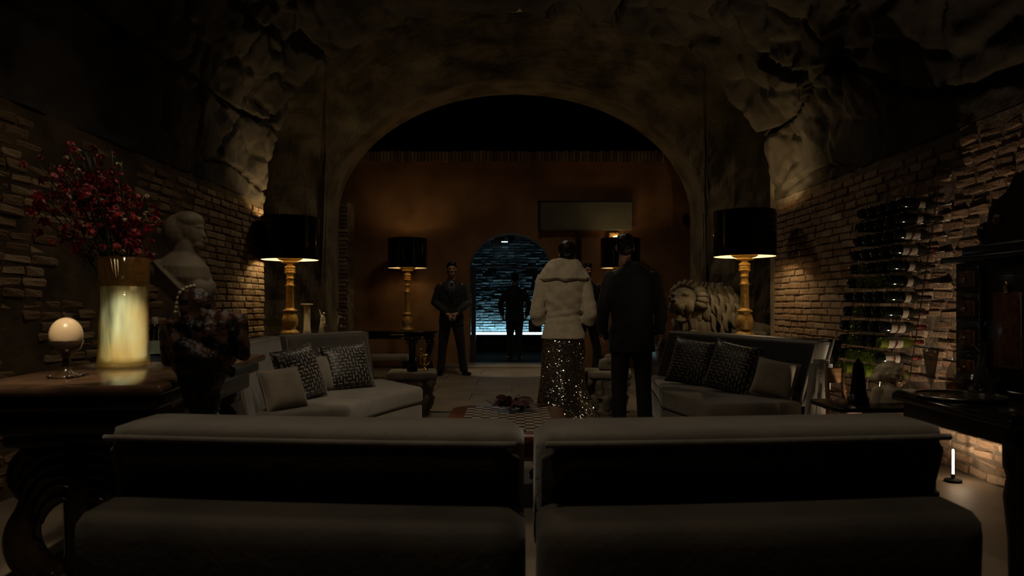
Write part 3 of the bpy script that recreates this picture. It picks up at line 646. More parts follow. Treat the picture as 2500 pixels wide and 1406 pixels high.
# near pair of sofas with their backs to the camera
def near_sofa(label, x0, x1, s):
    """s=-1 left module, +1 right; back built as a profile swept along a gentle arc"""
    t = thing('sofa', label, 'sofa', ((x0 + x1) / 2, 2.3, 0), 0, 'curved sectional sofas around the chequered table'); ox = (x0 + x1) / 2
    xa, xb = (x0, x1)
    def sweep(prof, n=24, taper=0.05, bulge=0.0):
        vs = []; fs = []; m = len(prof)
        for i in range(n + 1):
            u = i / n; x = xa + (xb - xa) * u; off = 0.10 * (abs(x) / 1.1) ** 1.5
            e_ = min(u, 1 - u) * (xb - xa); rr = 0.07; k = 1.0 if e_ > rr else math.sqrt(max(0.0, 1 - (1 - e_ / rr) ** 2))
            cd = sum(p[0] for p in prof) / m; cz = sum(p[1] for p in prof) / m
            for d, z in prof:
                kk = 0.55 + 0.45 * k
                vs.append((x - ox, (cd + (d - cd) * kk) + off - 2.3, cz + (z - cz) * (0.80 + 0.20 * k)))
        for i in range(n):
            for j in range(m): fs.append((i * m + j, (i + 1) * m + j, (i + 1) * m + (j + 1) % m, i * m + (j + 1) % m))
        fs.append(tuple(range(m))); fs.append(tuple(n * m + j for j in range(m - 1, -1, -1)))
        return MB().add(vs, fs)
    us = 28
    prof = [(1.785, 0.765), (1.80, 0.79), (1.90, 0.792), (2.03, 0.79), (2.06, 0.78), (2.085, 0.75), (2.16, 0.44), (2.15, 0.40), (1.97, 0.40), (1.95, 0.43)]
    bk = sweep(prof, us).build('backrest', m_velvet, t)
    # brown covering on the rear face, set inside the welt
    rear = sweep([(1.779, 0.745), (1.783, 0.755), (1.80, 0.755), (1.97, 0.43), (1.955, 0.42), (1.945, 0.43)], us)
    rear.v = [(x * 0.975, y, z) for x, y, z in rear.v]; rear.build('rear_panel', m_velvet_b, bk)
    pts = []
    for i in range(25):
        u = 0.02 + 0.96 * i / 24; x = xa + (xb - xa) * u; off = 0.10 * (abs(x) / 1.1) ** 1.5; pts.append((x - ox, 1.782 + off - 2.3, 0.762))
    MB().tube(pts, 0.009, 8).build('piping', m_velvet, bk)
    bol = sweep([(1.62, 0.54), (1.625, 0.578), (1.66, 0.597), (1.90, 0.60), (1.93, 0.59), (1.94, 0.5), (1.94, 0.06), (1.64, 0.06)], us)
    bol.build('rear_ledge', m_velvet_b, t)
    wdt = [(x0 + 0.03 - ox, 2.14 - 2.3 + (0.1 if s < 0 else 0)), (x1 - 0.03 - ox, 2.14 - 2.3 + (0.1 if s > 0 else 0)), (x1 - (0.03 if s < 0 else 0.22) - ox, 0.62), (x0 + (0.03 if s > 0 else 0.22) - ox, 0.62)]
    MB().prism(wdt, 0.27, 0.42, 0.04, 3).build('seat', m_velvet, t)
    MB().prism([(x * 0.98, y * 0.98) for x, y in wdt], 0.0, 0.268, 0.015).build('base', m_velvet, t)
    return t
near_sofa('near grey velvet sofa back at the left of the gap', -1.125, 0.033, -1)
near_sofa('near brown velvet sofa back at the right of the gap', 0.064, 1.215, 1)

# ------------------------------------------------------------------ pillows
def pillow(label, c, w_, h_, th, rz, tilt, roll, mt, piped=True, crumple=0.0):
    t = thing('pillow', label, 'pillow', c, 0, 'scatter cushions on the sofas'); n = 22; vs = []; fs = []
    for side in (1, -1):
        for i in range(n + 1):
            for j in range(n + 1):
                u = -1 + 2 * i / n; v = -1 + 2 * j / n
                pin = 1 - 0.07 * (1 - u * u) * (abs(v) ** 3); pin2 = 1 - 0.07 * (1 - v * v) * (abs(u) ** 3)
                z = th / 2 * ((1 - u ** 4) * (1 - v ** 4)) ** 0.6
                z += crumple * noise.noise((u * 2 + c[0] * 5, v * 2, side)) * (1 - u * u) * (1 - v * v)
                vs.append((u * w_ / 2 * pin2, v * h_ / 2 * pin, side * z))
    m = (n + 1) ** 2
    for s in (0, 1):
        for i in range(n):
            for j in range(n):
                a = s * m + i * (n + 1) + j; q = (a, a + n + 1, a + n + 2, a + 1); fs.append(q if s == 0 else q[::-1])
    M = Matrix.Rotation(rz, 4, 'Z') @ Matrix.Rotation(PI / 2 - tilt, 4, 'X') @ Matrix.Rotation(roll, 4, 'Z')
    o = MB().add(vs, fs).build('cover', mt, t, rot=M.to_euler())
    if piped:
        pts = []
        for k in range(41):
            a = k / 40 * 4; s = int(a) % 4; f = (a - int(a)) * 2 - 1
            u, v = [(f, -1), (1, f), (-f, 1), (-1, -f)][s]
            pin = 1 - 0.07 * (1 - u * u) * (abs(v) ** 3); pin2 = 1 - 0.07 * (1 - v * v) * (abs(u) ** 3)
            pts.append((u * w_ / 2 * pin2, v * h_ / 2 * pin, 0))
        MB().tube(pts, 0.006, 6, cap=False).build('seam', mt, o)
    return t
# left sofa
pillow('dark woven pillow, the one nearer the marble table', (-1.585, 5.20, 0.605), 0.42, 0.42, 0.15, math.radians(62), 0.35, 0.12, m_woven)
pillow('dark woven pillow with pale squares, farther along the left sofa', (-1.40, 5.88, 0.60), 0.44, 0.40, 0.15, math.radians(38), 0.40, 0.05, m_woven)
pillow('plain beige pillow nearest the marble table on the left sofa', (-1.56, 4.74, 0.55), 0.34, 0.30, 0.13, math.radians(58), 0.42, 0.0, m_pillow)
pillow('plain grey pillow tucked between two woven pillows on the left sofa', (-1.60, 5.62, 0.56), 0.36, 0.30, 0.12, math.radians(56), 0.35, 0.0, m_velvet)
# right sofa
pillow('olive woven pillow beside the man in black', (1.60, 6.18, 0.615), 0.42, 0.42, 0.15, math.radians(-36), 0.33, -0.12, m_woven)
pillow('olive woven pillow with pale squares in the middle of the right sofa', (1.775, 5.62, 0.615), 0.40, 0.42, 0.15, math.radians(-40), 0.36, -0.18, m_woven)
pillow('plain pale pillow at the near end of the dark right sofa', (2.0, 5.30, 0.56), 0.32, 0.29, 0.14, math.radians(-38), 0.32, -0.16, m_pillow)
pillow('small grey pillow half hidden behind two woven pillows on the right sofa', (1.80, 5.97, 0.55), 0.32, 0.28, 0.12, math.radians(-55), 0.35, 0, m_velvet)

# ================================================================== CHEQUERED TABLE and centrepiece
t = thing('coffee_table', 'low table with chequered inlaid top and reddish rounded border', 'table', (-0.03, 4.15, 0))
def rr(a, b, r, n=8):
    o = []
    for cx_, cy_, s in ((a - r, b - r, 0), (-a + r, b - r, 1), (-a + r, -b + r, 2), (a - r, -b + r, 3)):
        for i in range(n + 1):
            an = PI / 2 * (s + i / n); o.append((cx_ + r * math.cos(an), cy_ + r * math.sin(an)))
    return o
MB().prism(rr(0.36, 0.56, 0.16), 0.405, 0.445, 0.010).build('top', m_redwood, t)
tile_a = MB().rbox((0, 0, 0), (0.0515, 0.0515, 0.008), 0.0012, 1).mesh('tile'); tile_b = tile_a.copy()
m_ta = mat('pale_inlay', (0.34, 0.27, 0.18), rough=0.3); m_tb = mat('dark_inlay', (0.022, 0.016, 0.013), rough=0.25)
tile_a.materials.append(m_ta); tile_b.materials.append(m_tb); top = [c for c in t.children if c.name.startswith('top')][0]
for i in range(10):
    for j in range(17):
        mobj('tile', tile_a if (i + j) % 2 else tile_b, None, top, (-0.234 + i * 0.052, -0.416 + j * 0.052, 0.4465), smooth=False)
MB().prism(rr(0.30, 0.5, 0.12), 0.30, 0.403, 0.01).build('apron', m_redwood, t)
for i in (-1, 1):
    for j in (-1, 1):
        MB().lathe([(0.05, 0), (0.06, 0.03), (0.03, 0.06), (0.045, 0.16), (0.055, 0.22), (0.04, 0.31)], 14).build('leg', m_stone_w, t, (i * 0.2, j * 0.4, 0))
t = thing('dried_bouquet', 'dark purple dried leaf bouquet lying on the chequered table', 'bouquet', (0.0, 4.42, 0.452))
for i in range(34):
    a = R.uniform(0, 2 * PI); r0 = R.uniform(0.0, 0.08); l = R.uniform(0.09, 0.19); el = R.uniform(0.1, 1.2); b = MB()
    p = Vector((r0 * math.cos(a), r0 * 0.6 * math.sin(a), 0.012 + R.uniform(0, 0.045))); d = Vector((math.cos(a) * math.cos(el), math.sin(a) * math.cos(el) * 0.7, math.sin(el) * 0.5)); s = d.orthogonal().normalized()
    w2 = R.uniform(0.018, 0.034); vs = []
    for k in range(5):
        u = k / 4; c = p + d * l * u + Vector((0, 0, -0.03 * u * u)); c.z = max(c.z, 0.006); ww = w2 * math.sin(PI * (0.12 + 0.86 * u))
        vs += [c - s * ww + Vector((0, 0, 0.008)), c + Vector((0, 0, -0.0)), c + s * ww + Vector((0, 0, 0.008))]
    fs = []
    for k in range(4):
        fs += [(k * 3, k * 3 + 1, k * 3 + 4, k * 3 + 3), (k * 3 + 1, k * 3 + 2, k * 3 + 5, k * 3 + 4)]
    b.add([(x, y, max(z, 0.0)) for x, y, z in vs], fs).build('leaf', m_bunch, t)
MB().tube([(0.05, 0.0, 0.012), (0.14, 0.02, 0.02), (0.22, 0.03, 0.03)], 0.010, 8).build('stems', m_bunch, t)

# ================================================================== MARBLE TABLE at the left and what stands on it
TB = thing('marble_table', 'brown veined marble table on dark carved scroll supports at left', 'table', (-1.606, 3.055, 0), math.radians(6.7))
tp = MB().rbox((0, 0, 0.8325), (0.68, 1.50, 0.035), 0.014, 3).build('top', m_marble_t, TB)
MB().rbox((0, 0, 0.79), (0.62, 1.44, 0.06), 0.012, 2).build('moulding', m_marble_d, TB)
MB().rbox((0, 0, 0.72), (0.54, 1.36, 0.09), 0.008, 1).build('apron', m_marble_d, TB)
def scroll_support(y):
    o = MB().rbox((0, 0, 0.035), (0.56, 0.2, 0.07), 0.015, 2).build('support', m_marble_d, TB, (0, y, 0)); MB().rbox((0, 0, 0.65), (0.5, 0.16, 0.07), 0.015, 2).build('bracket', m_marble_d, o)
    for s in (-1, 1):
        pts = []; rad = []
        for i in range(40):           # upper volute running down into an S scroll
            a = i / 39 * 2.6 * PI; r = 0.03 + 0.075 * i / 39
            pts.append((s * (0.14 + r * math.cos(a)), -0.02, 0.50 + r * math.sin(a))); rad.append(0.02 + 0.018 * i / 39)
        for i in range(1, 18):
            u = i / 17; pts.append((s * (0.15 + 0.03 - 0.16 * u + 0.1 * math.sin(u * PI)), -0.02, 0.40 - 0.34 * u)); rad.append(0.042 + 0.02 * math.sin(u * PI))
        MB().tube(pts, rad, 12).build('volute', m_marble_d, o)
        for i in range(5):            # ribs of the carved wing
            a0 = 0.2 + i * 0.09; rp = [(s * (0.05 + (0.07 + 0.028 * i) * math.cos(t_)), -0.075, 0.33 + (0.07 + 0.028 * i) * math.sin(t_) * 1.5) for t_ in [a0 + k * 0.22 for k in range(9)]]
            MB().tube(rp, [0.004 + 0.012 * math.sin(PI * k / 8) for k in range(9)], 8).build('carved_rib', m_marble_d, o)
        MB().ell((s * 0.06, -0.03, 0.12), (0.06, 0.10, 0.07), seg=14).build('paw', m_marble_d, o)
    c = MB(); c.tube([(0, 0, 0.06), (0.0, -0.03, 0.25), (0.0, -0.01, 0.45), (0, 0, 0.62)], [0.09, 0.06, 0.075, 0.1], 14); c.build('core', m_marble_d, o)
scroll_support(-0.52); scroll_support(0.52)
# egg on stand
t = thing('egg_on_stand', 'large cream egg on a dark goblet stand on the marble table', 'ornament', (-1.665, 2.60, 0.85))
MB().lathe([(0, 0), (0.052, 0.0), (0.05, 0.008), (0.03, 0.016), (0.014, 0.03), (0.010, 0.05), (0.016, 0.06), (0.010, 0.07), (0.022, 0.085), (0.046, 0.105), (0.058, 0.138), (0.0555, 0.139), (0.03, 0.108), (0, 0.10)], 28).build('stand', m_marble_d, t)
for i in range(4):
    a = PI / 4 + i * PI / 2; MB().ell((0.05 * math.cos(a), 0.05 * math.sin(a), 0.008), (0.014, 0.014, 0.008)).build('foot', m_marble_d, t)
MB().ell((0, 0, 0.158), (0.0555, 0.0555, 0.066), seg=32, ring=20).build('egg', m_egg, t)
# vase
VX, VY, VZ = -1.70, 3.05, 0.85
t = thing('glass_vase', 'tall amber glass vase half full of bright cloudy water', 'vase', (VX, VY, VZ))
MB().lathe([(0, 0.0), (0.105, 0.0), (0.109, 0.012), (0.103, 0.05), (0.099, 0.12), (0.098, 0.30), (0.104, 0.475), (0.101, 0.477), (0.094, 0.30), (0.095, 0.12), (0.098, 0.05), (0.095, 0.022), (0, 0.020)], 48).build('glass_wall', m_amber, t)
MB().lathe([(0, 0.024), (0.09, 0.026), (0.093, 0.05), (0.0915, 0.12), (0.0905, 0.30), (0.0915, 0.352), (0.088, 0.35), (0, 0.349)], 40).build('water', m_water, t)
# flowers: every stem is one thing
def petal_mesh(n, l, w_, m_):
    b = MB()
    for i in range(n):
        a = 2 * PI * i / n; d = Vector((math.cos(a), math.sin(a), 0)); s = Vector((-d.y, d.x, 0)); vs = []
        for k in range(4):
            u = k / 3; c = d * l * u + Vector((0, 0, 0.012 * math.sin(u * PI) - 0.006 * u)); ww = w_ * (0.25 + math.sin(PI * min(u * 0.9 + 0.08, 1)))
            vs += [c - s * ww, c + s * ww]
        b.add(vs, [(0, 1, 3, 2), (2, 3, 5, 4), (4, 5, 7, 6)])
    me = b.mesh('blossom'); me.materials.append(m_); me.polygons.foreach_set('use_smooth', [True] * len(me.polygons)); return me
bl_r = [petal_mesh(5, 0.022, 0.006, m_red), petal_mesh(6, 0.026, 0.005, m_red), petal_mesh(4, 0.018, 0.007, m_red)]; bl_w = petal_mesh(5, 0.014, 0.005, m_white_p)
fl_lab = {1: 'thin stem of dark red blossoms in the amber vase', 2: 'thin stem of red blossoms tipped with cream flowers in the amber vase'}
for i in range(34):
    u = R.random(); hx = -0.36 + 0.42 * (i + 0.5) / 34 + R.uniform(-0.03, 0.03); zt = 0.76 + 0.14 * math.sin(PI * min(1, max(0, (hx + 0.42) / 0.55))) + R.uniform(-0.16, 0.04)
    if i in (3, 7, 30, 33): zt = R.uniform(0.52, 0.62); hx *= 1.05
    hy = R.uniform(-0.12, 0.12)
    if i % 11 == 10: hx = R.uniform(0.04, 0.12); zt = R.uniform(0.56, 0.70)
    wh = 2 if i % 5 == 1 else 1
    t = thing('flower_stem', fl_lab[wh], 'flower', (VX, VY, VZ + 0.03), 0, 'red flower stems in the amber vase' if wh == 1 else 'cream tipped flower stems in the amber vase')
    b0 = Vector((R.uniform(-0.04, 0.04), R.uniform(-0.04, 0.04), 0.02)); b1 = Vector((-0.02 + hx * 0.12, hy * 0.2, 0.47)); b2 = Vector((hx, hy, zt))
    pts = [(1 - k) ** 2 * b0 + 2 * k * (1 - k) * b1 + k * k * b2 for k in [q / 12 for q in range(13)]]
    MB().tube(pts, [0.0035] * 9 + [0.0025] * 4, 6).build('stem', m_stem, t)
    for q in range(9):
        k = R.uniform(0.62, 1.0) if q else 1.0; p = (1 - k) ** 2 * b0 + 2 * k * (1 - k) * b1 + k * k * b2
        p = p + Vector((R.gauss(0, 0.03), R.gauss(0, 0.03), R.gauss(0, 0.025)))
        me = bl_w if (wh == 2 and q % 3 == 0) else R.choice(bl_r)
        o = mobj('blossom', me, None, t, p, (R.uniform(-1.3, 1.3), R.uniform(-1.3, 1.3), R.uniform(0, 6)), False); o.scale = [R.uniform(0.75, 1.25)] * 3
# tray with a small bottle behind the vase
t = thing('serving_tray', 'black lacquer tray on the marble table behind the vase', 'tray', (-1.66, 3.46, 0.85), math.radians(6.7))
MB().rbox((0, 0, 0.006), (0.44, 0.30, 0.012), 0.005, 1).build('tray_base', m_black, t)
rim = MB()
for c, s in (((0, 0.147, 0.017), (0.44, 0.01, 0.022)), ((0, -0.147, 0.017), (0.44, 0.01, 0.022)), ((0.217, 0, 0.017), (0.01, 0.3, 0.022)), ((-0.217, 0, 0.017), (0.01, 0.3, 0.022))): rim.rbox(c, s, 0.003, 1)
rim.build('rim', m_black, t)
t = thing('spirit_bottle', 'dark bottle with pale green label on the tray behind the vase', 'bottle', (-1.765, 3.44, 0.862))
MB().lathe([(0, 0), (0.034, 0.0), (0.036, 0.006), (0.036, 0.11), (0.032, 0.128), (0.015, 0.15), (0.013, 0.19), (0, 0.19)], 24).build('glass', m_gdark, t)
MB().lathe([(0.0365, 0.02), (0.0365, 0.085)], 24).build('paper_label', mat('pale_green_label', (0.34, 0.38, 0.28), rough=0.7), t)
MB().lathe([(0.0145, 0.165), (0.0145, 0.20), (0, 0.20)], 16).build('cap', m_label2, t)
for (x, y, lab) in ((-1.60, 3.42, 'small clear glass on the tray beside the spirit bottle'),):
    t = thing('tumbler', lab, 'glass', (x, y, 0.862)); MB().lathe([(0, 0), (0.028, 0), (0.033, 0.07), (0.031, 0.07), (0.026, 0.008), (0, 0.008)], 24).build('cup', m_crystal, t)

# dark mottled marble torso standing in front of the table
t = thing('torso_sculpture', 'dark mottled marble draped torso with crown of beads beside the marble table', 'sculpture', (-1.105, 2.50, 0), 0)
MB().lathe([(0.085, 0), (0.085, 0.03), (0.065, 0.06), (0.06, 0.6), (0.078, 0.68), (0.078, 0.70)], 24).build('pedestal', m_marble_d, t)
MB().lathe([(0, 0.70), (0.062, 0.70), (0.066, 0.715), (0.045, 0.73), (0.052, 0.745), (0.04, 0.76), (0, 0.76)], 24).build('socle', m_black, t)
b = MB(); b.loft([(0, 0, 0.755, .052, .045), (-.01, 0, 0.82, .066, .055), (-.005, 0, 0.88, .085, .065), (0, 0, .95, .125, .085), (0.0, 0, 1.01, .135, .085), (0.005, 0, 1.06, .115, .075), (0, 0, 1.10, .06, .06)], 24)
b.cap((-.12, 0, 1.03), (-.125, 0, .93), .04, .03); b.cap((.115, 0, 1.05), (.145, -.02, .95), .045, .03)
b.cap((-.02, 0, 1.06), (-.025, 0, 1.11), .06, .055); b.ell((-.025, 0, 1.118), (.066, .068, .066))
for i in range(14):
    a = -0.6 + i * 0.3; b.tube([(0.10 * math.cos(a), -.05 - .03 * math.sin(a), 1.06), (0.085 * math.cos(a) + .02, -.075, .98), (.06 * math.cos(a), -.072, .90), (.04 * math.cos(a), -.05, .80)], [.012, .018, .016, .008], 8)
b.tube([(-.13, -.02, 1.05), (-.04, -.085, .98), (.06, -.095, .93), (.13, -.05, .88)], [.02, .03, .028, .015], 10)
b.ell((.085, -.02, 1.06), (.05, .05, .045)); b.cap((.085, -.03, 1.07), (.128, -.05, 1.03), .03, .018)
b.remesh('torso', m_bronze, t, 0.006, 2, lambda c, n: 0.007 * fbm(c, 16) + .003 * math.sin(c.z * 40 + c.x * 90))
m_bead = mat('pale_bead', (0.55, 0.46, 0.32), rough=0.2)
for x, z in ((-.032, 1.188), (-.045, 1.186), (-.058, 1.182), (-.071, 1.174), (-.082, 1.164), (-.088, 1.145), (-.092, 1.127), (-.094, 1.112), (-.098, 1.095)):
    MB().ell((x, -.01, z), (.0075, .0075, .0075), seg=10, ring=8).build('bead', m_bead, t)

# white draped bust at the left wall, turned to the right
t = thing('marble_bust', 'pale marble draped bust in profile before the left brick wall', 'bust', (-2.30, 4.92, 0), 0)
MB().lathe([(0.2, 0), (0.2, 0.06), (0.15, 0.1), (0.14, 0.82), (0.19, 0.9), (0.19, 0.94)], 32).build('column_pedestal', m_marble_d, t)
MB().lathe([(0, 0.94), (0.10, 0.94), (0.10, 0.96), (0.05, 0.99), (0.045, 1.06), (0.06, 1.1)], 28).build('socle', m_marble_w, t)
b = MB()      # faces +X
b.ell((-.01, 0, 1.66), (.12, .10, .125)); b.ell((-.055, 0, 1.63), (.115, .112, .135)); b.ell((.055, 0, 1.625), (.065, .072, .105)); b.ell((.075, 0, 1.545), (.045, .048, .04))
b.cap((.112, 0, 1.645), (.130, 0, 1.605), .010, .014); b.ell((.110, 0, 1.575), (.016, .025, .012)); b.ell((.092, 0, 1.67), (.03, .06, .015)); b.ell((.02, 0, 1.71), (.1, .1, .075))
b.cap((-.02, 0, 1.44), (-.005, 0, 1.56), .098, .084)
b.loft([(.03, 0, 1.09, .06, .055), (.02, 0, 1.14, .09, .10), (.0, 0, 1.22, .14, .17), (-.02, 0, 1.31, .17, .215), (-.03, 0, 1.39, .16, .21), (-.03, 0, 1.44, .125, .15), (-.02, 0, 1.485, .09, .09)], 26)
b.ell((-.13, -.12, 1.34), (.07, .10, .10)); b.ell((.11, .06, 1.24), (.07, .09, .08)); b.ell((.12, -.08, 1.23), (.06, .08, .07))
for i in range(6):
    y = -.2 + i * .03; b.tube([(-.16 + i * .02, y * .9, 1.44 - i * .012), (-.06 + i * .012, y * 1.06 - .03, 1.36 - i * .015), (.06 + i * .01, y * 1.0 - .03, 1.23 - i * .012), (.14, y * .5, 1.15)], [.008, .014, .014, .008], 8)
b.ell((.145, -.02, 1.22), (.035, .05, .07))
b.remesh('bust', m_marble_w, t, 0.008, 3)

# ================================================================== STATUETTES on the left console
t = thing('marble_column', 'small white marble column with square capital on the left console', 'ornament', (-2.39, 8.12, 0.78))
MB().lathe([(0.05, 0), (0.05, 0.015), (0.042, 0.025), (0.046, 0.035), (0.040, 0.045), (0.036, 0.30), (0.033, 0.31), (0.038, 0.318), (0.034, 0.325), (0.045, 0.345)], 28).build('shaft', m_ivory, t)
MB().rbox((0, 0, 0.35), (0.115, 0.115, 0.014), 0.003, 1).build('capital', m_ivory, t)
def statuette(name, label, loc, rz, m_, k, pose):
    t = thing(name, label, 'statuette', loc, rz); b = MB(); S = lambda p: Vector(p) * k
    def c(p0, p1, r0, r1): b.cap(S(p0), S(p1), r0 * k, r1 * k)
    def e(p, r): b.ell(S(p), Vector(r) * k)
    MB().lathe([(0, 0), (.18 * k, 0), (.18 * k, .035 * k), (.16 * k, .05 * k), (0, .05 * k)], 20).build('base', m_, t)
    if pose == 0:   # robed figure, one arm raised
        b.loft([(q[0] * k, q[1] * k, q[2] * k, q[3] * k, q[4] * k) for q in [(0, 0, .05, .17, .13), (0, 0, .4, .15, .12), (.02, 0, .7, .13, .1), (.03, 0, .95, .14, .1), (.05, 0, 1.1, .11, .08), (.07, 0, 1.18, .05, .05)]], 18)
        e((.13, -.02, 1.27), (.075, .085, .095)); c((-.03, 0, 1.12), (-.1, 0, 1.3), .05, .04); c((-.1, 0, 1.3), (-.16, 0, 1.46), .04, .03); e((-.17, 0, 1.5), (.035, .03, .05))
        c((.14, 0, 1.08), (.2, -.06, .85), .05, .04); c((.2, -.06, .85), (.2, -.1, .66), .04, .05); e((.22, -.06, .52), (.06, .06, .12))
        for i in range(7): b.tube([S((-.1 + i * .035, -.1, .75)), S((-.12 + i * .04, -.13, .4)), S((-.15 + i * .05, -.12, .06))], [.01 * k, .022 * k, .025 * k], 8)
    else:           # nude figure striding with a bowl lifted on the shoulder
        c((-.06, 0, .62), (-.05, -.03, .34), .075, .055); c((-.05, -.03, .34), (-.08, .04, .08), .05, .032); c((.05, 0, .62), (.1, -.1, .38), .075, .055); c((.1, -.1, .38), (.07, .0, .1), .05, .032)
        e((-.07, -.02, .07), (.04, .09, .03)); e((.07, -.05, .07), (.04, .09, .03)); e((0, 0, .66), (.12, .09, .1)); c((0, 0, .66), (0.02, 0, .95), .1, .12); c((.02, 0, 1.0), (.04, 0, 1.12), .05, .045); e((.06, -.02, 1.2), (.075, .085, .095))
        c((-.1, 0, 1.0), (-.16, 0, 1.2), .045, .04); c((-.16, 0, 1.2), (-.1, 0, 1.4), .038, .03); c((.13, 0, 1.0), (.22, -.05, .86), .045, .038); c((.22, -.05, .86), (.26, -.1, 1.0), .036, .03)
        b.lathe([(.02 * k, 1.36 * k), (.05 * k, 1.4 * k), (.15 * k, 1.46 * k), (.15 * k, 1.48 * k), (.0, 1.44 * k)], 16, Matrix.Translation((-.1 * k, 0, 0)))
    b.remesh('figure', m_, t, 0.006 if k > .15 else 0.004, 2); return t
statuette('robed_statuette', 'small ivory robed figure with raised arm beside the white column', (-2.215, 8.12, 0.78), 0, m_ivory, 0.19, 0)
statuette('nude_statuette', 'small stone nude figure lifting a bowl, right of the robed figure', (-2.02, 8.15, 0.78), 0.4, m_stone_w, 0.205, 1)

# ================================================================== STONE CAPITALS used as side tables
def capital(label, loc, rz):
    t = thing('stone_capital', label, 'side table', loc, rz, 'carved stone capitals used as side tables')
    MB().rbox((0, 0, 0.41), (0.50, 0.46, 0.08), 0.03, 3).build('abacus', m_stone_w, t)
    b = MB(); b.lathe([(0, 0.0), (0.17, 0.0), (0.175, 0.04), (0.15, 0.06), (0.15, 0.2), (0.19, 0.33), (0.21, 0.37), (0, 0.37)], 28)
    for i in range(8):
        a = i * PI / 4
        for zz, rr_, l in ((0.06, .155, .13), (0.17, .165, .17)):
            d = Vector((math.cos(a + (zz > .1) * PI / 8), math.sin(a + (zz > .1) * PI / 8), 0))
            b.tube([d * rr_ + Vector((0, 0, zz)), d * (rr_ + .02) + Vector((0, 0, zz + l * .6)), d * (rr_ + .06) + Vector((0, 0, zz + l)), d * (rr_ + .075) + Vector((0, 0, zz + l * .82))], [.04, .045, .03, .012], 10)
    for i in range(4):
        a = PI / 4 + i * PI / 2; d = Vector((math.cos(a), math.sin(a), 0)); b.ell(d * .27 + Vector((0, 0, .335)), (.05, .05, .05))
    b.remesh('carved_body', m_stone_w, t, 0.008, 2, lambda c, n: 0.006 * fbm(c, 25)); return t
capital('worn stone capital side table carrying a dark vase by the left sofa', (-1.02, 7.15, 0), 0.1)
capital('worn stone capital side table behind the man in black', (0.99, 7.25, 0), -0.15)
t = thing('bronze_tazza', 'tall black baluster vase on the left stone capital', 'vase', (-1.01, 7.05, 0.45))
MB().lathe([(0, 0), (.055, 0), (.058, .03), (.045, .06), (.05, .09), (.036, .12), (.034, .2), (.042, .26), (.075, .31), (.11, .335), (.112, .345), (.07, .325), (0, .31)], 28).build('body', m_black, t)
MB().lathe([(.047, .055), (.052, .06), (.047, .066)], 24).build('collar_ring', m_ebony, t)
t = thing('brass_armillary', 'small brass ring ornament behind the black vase on the stone capital', 'ornament', (-0.90, 7.2, 0.45))
MB().lathe([(0, 0), (.04, 0), (.03, .012), (.008, .02), (.008, .05)], 20).build('foot', m_brass, t)
for i, a in enumerate((0, .9, 1.9)):
    MB().tube([Matrix.Rotation(a, 3, 'Z') @ Vector((.058 * math.cos(q), 0, .105 + .058 * math.sin(q))) for q in [k * PI / 16 for k in range(33)]], .0045, 6, False).build('ring', m_brass, t)
MB().ell((0, 0, .105), (.02, .02, .02)).build('globe', m_brass, t); MB().ell((-.04, .03, .195), (.02, .015, .025)).build('finial', m_brass, t)
t = thing('stone_fragment', 'pale broken stone fragment on the right stone capital', 'ornament', (0.97, 7.2, 0.45))
b = MB(); b.rbox((0, 0, 0.06), (0.15, 0.13, 0.12), 0.02, 2); b.ell((.03, 0, .13), (.05, .05, .04)); b.remesh('fragment', m_stone_w, t, 0.008, 2, lambda c, n: 0.012 * fbm(c, 14) - .004)
MB().ell((.02, -.06, .10), (.03, .012, .03)).build('carved_boss', m_stone_w, t)

# ================================================================== STONE LION
t = thing('lion_plinth', 'dark stone plinth carrying the lion behind the right sofa', 'plinth', (2.55, 8.75, 0))
MB().rbox((0, 0, 0.34), (1.6, 0.98, 0.68), 0.02, 2).build('block', m_marble_d, t); MB().rbox((0, 0, 0.70), (1.68, 1.06, 0.05), 0.015, 2).build('cornice', m_marble_d, t)
LI = thing('stone_lion', 'pale carved stone lion with open mouth and curling mane', 'sculpture', (2.42, 8.6, 0.725), 0)
b = MB(); hx, hy, hz = -0.37, -0.28, 0.43
f = Vector((-0.62, -0.78, 0)).normalized(); sd = Vector((-f.y, f.x, 0))
def H(a, b_, c_): return Vector((hx, hy, hz)) + f * a + sd * b_ + Vector((0, 0, c_))
b.ell(H(0, 0, .03), (.15, .15, .15)); b.ell(H(.13, 0, .0), (.092, .092, .075)); b.ell(H(.20, 0, -.015), (.078, .078, .062)); b.ell(H(.25, 0, .005), (.045, .045, .036)); b.ell(H(.12, 0, .075), (.05, .05, .03))
for s in (-1, 1):
    b.ell(H(.19, s * .05, -.06), (.055, .055, .05)); b.ell(H(.06, s * .10, -.05), (.06, .07, .09)); b.ell(H(.10, s * .07, .095), (.055, .05, .024)); b.ell(H(-.04, s * .155, .13), (.04, .035, .055)); b.ell(H(.09, s * .055, .06), (.02, .02, .02))
    b.cap(H(.12, s * .045, -.08), H(.125, s * .045, -.125), .014, .006)
b.ell(H(.10, 0, -.215), (.07, .065, .03)); b.ell(H(.15, 0, -.21), (.045, .045, .028)); b.ell(H(-.01, 0, -.17), (.09, .09, .08))
b.tube([H(.04, 0, -.18), H(.10, 0, -.175), H(.14, 0, -.18)], [.02, .022, .014], 10)
b.ell((0.06, 0.02, .40), (.29, .25, .27)); b.ell((-.16, -.05, .35), (.2, .2, .25)); b.ell((0.1, .1, .16), (.34, .26, .2)); b.ell((-.15, -.1, .12), (.2, .18, .15)); b.ell((.55, .25, .06), (.38, .2, .13)); b.cap((-.25, -.3, .05), (-.3, -.42, .04), .07, .06); b.cap((.5, .05, .05), (.66, -.12, .04), .06, .03)
hd = b.remesh('body', m_stone_w, LI, 0.010, 3, lambda c, n: 0.004 * fbm(c, 20), zmin=0.001)
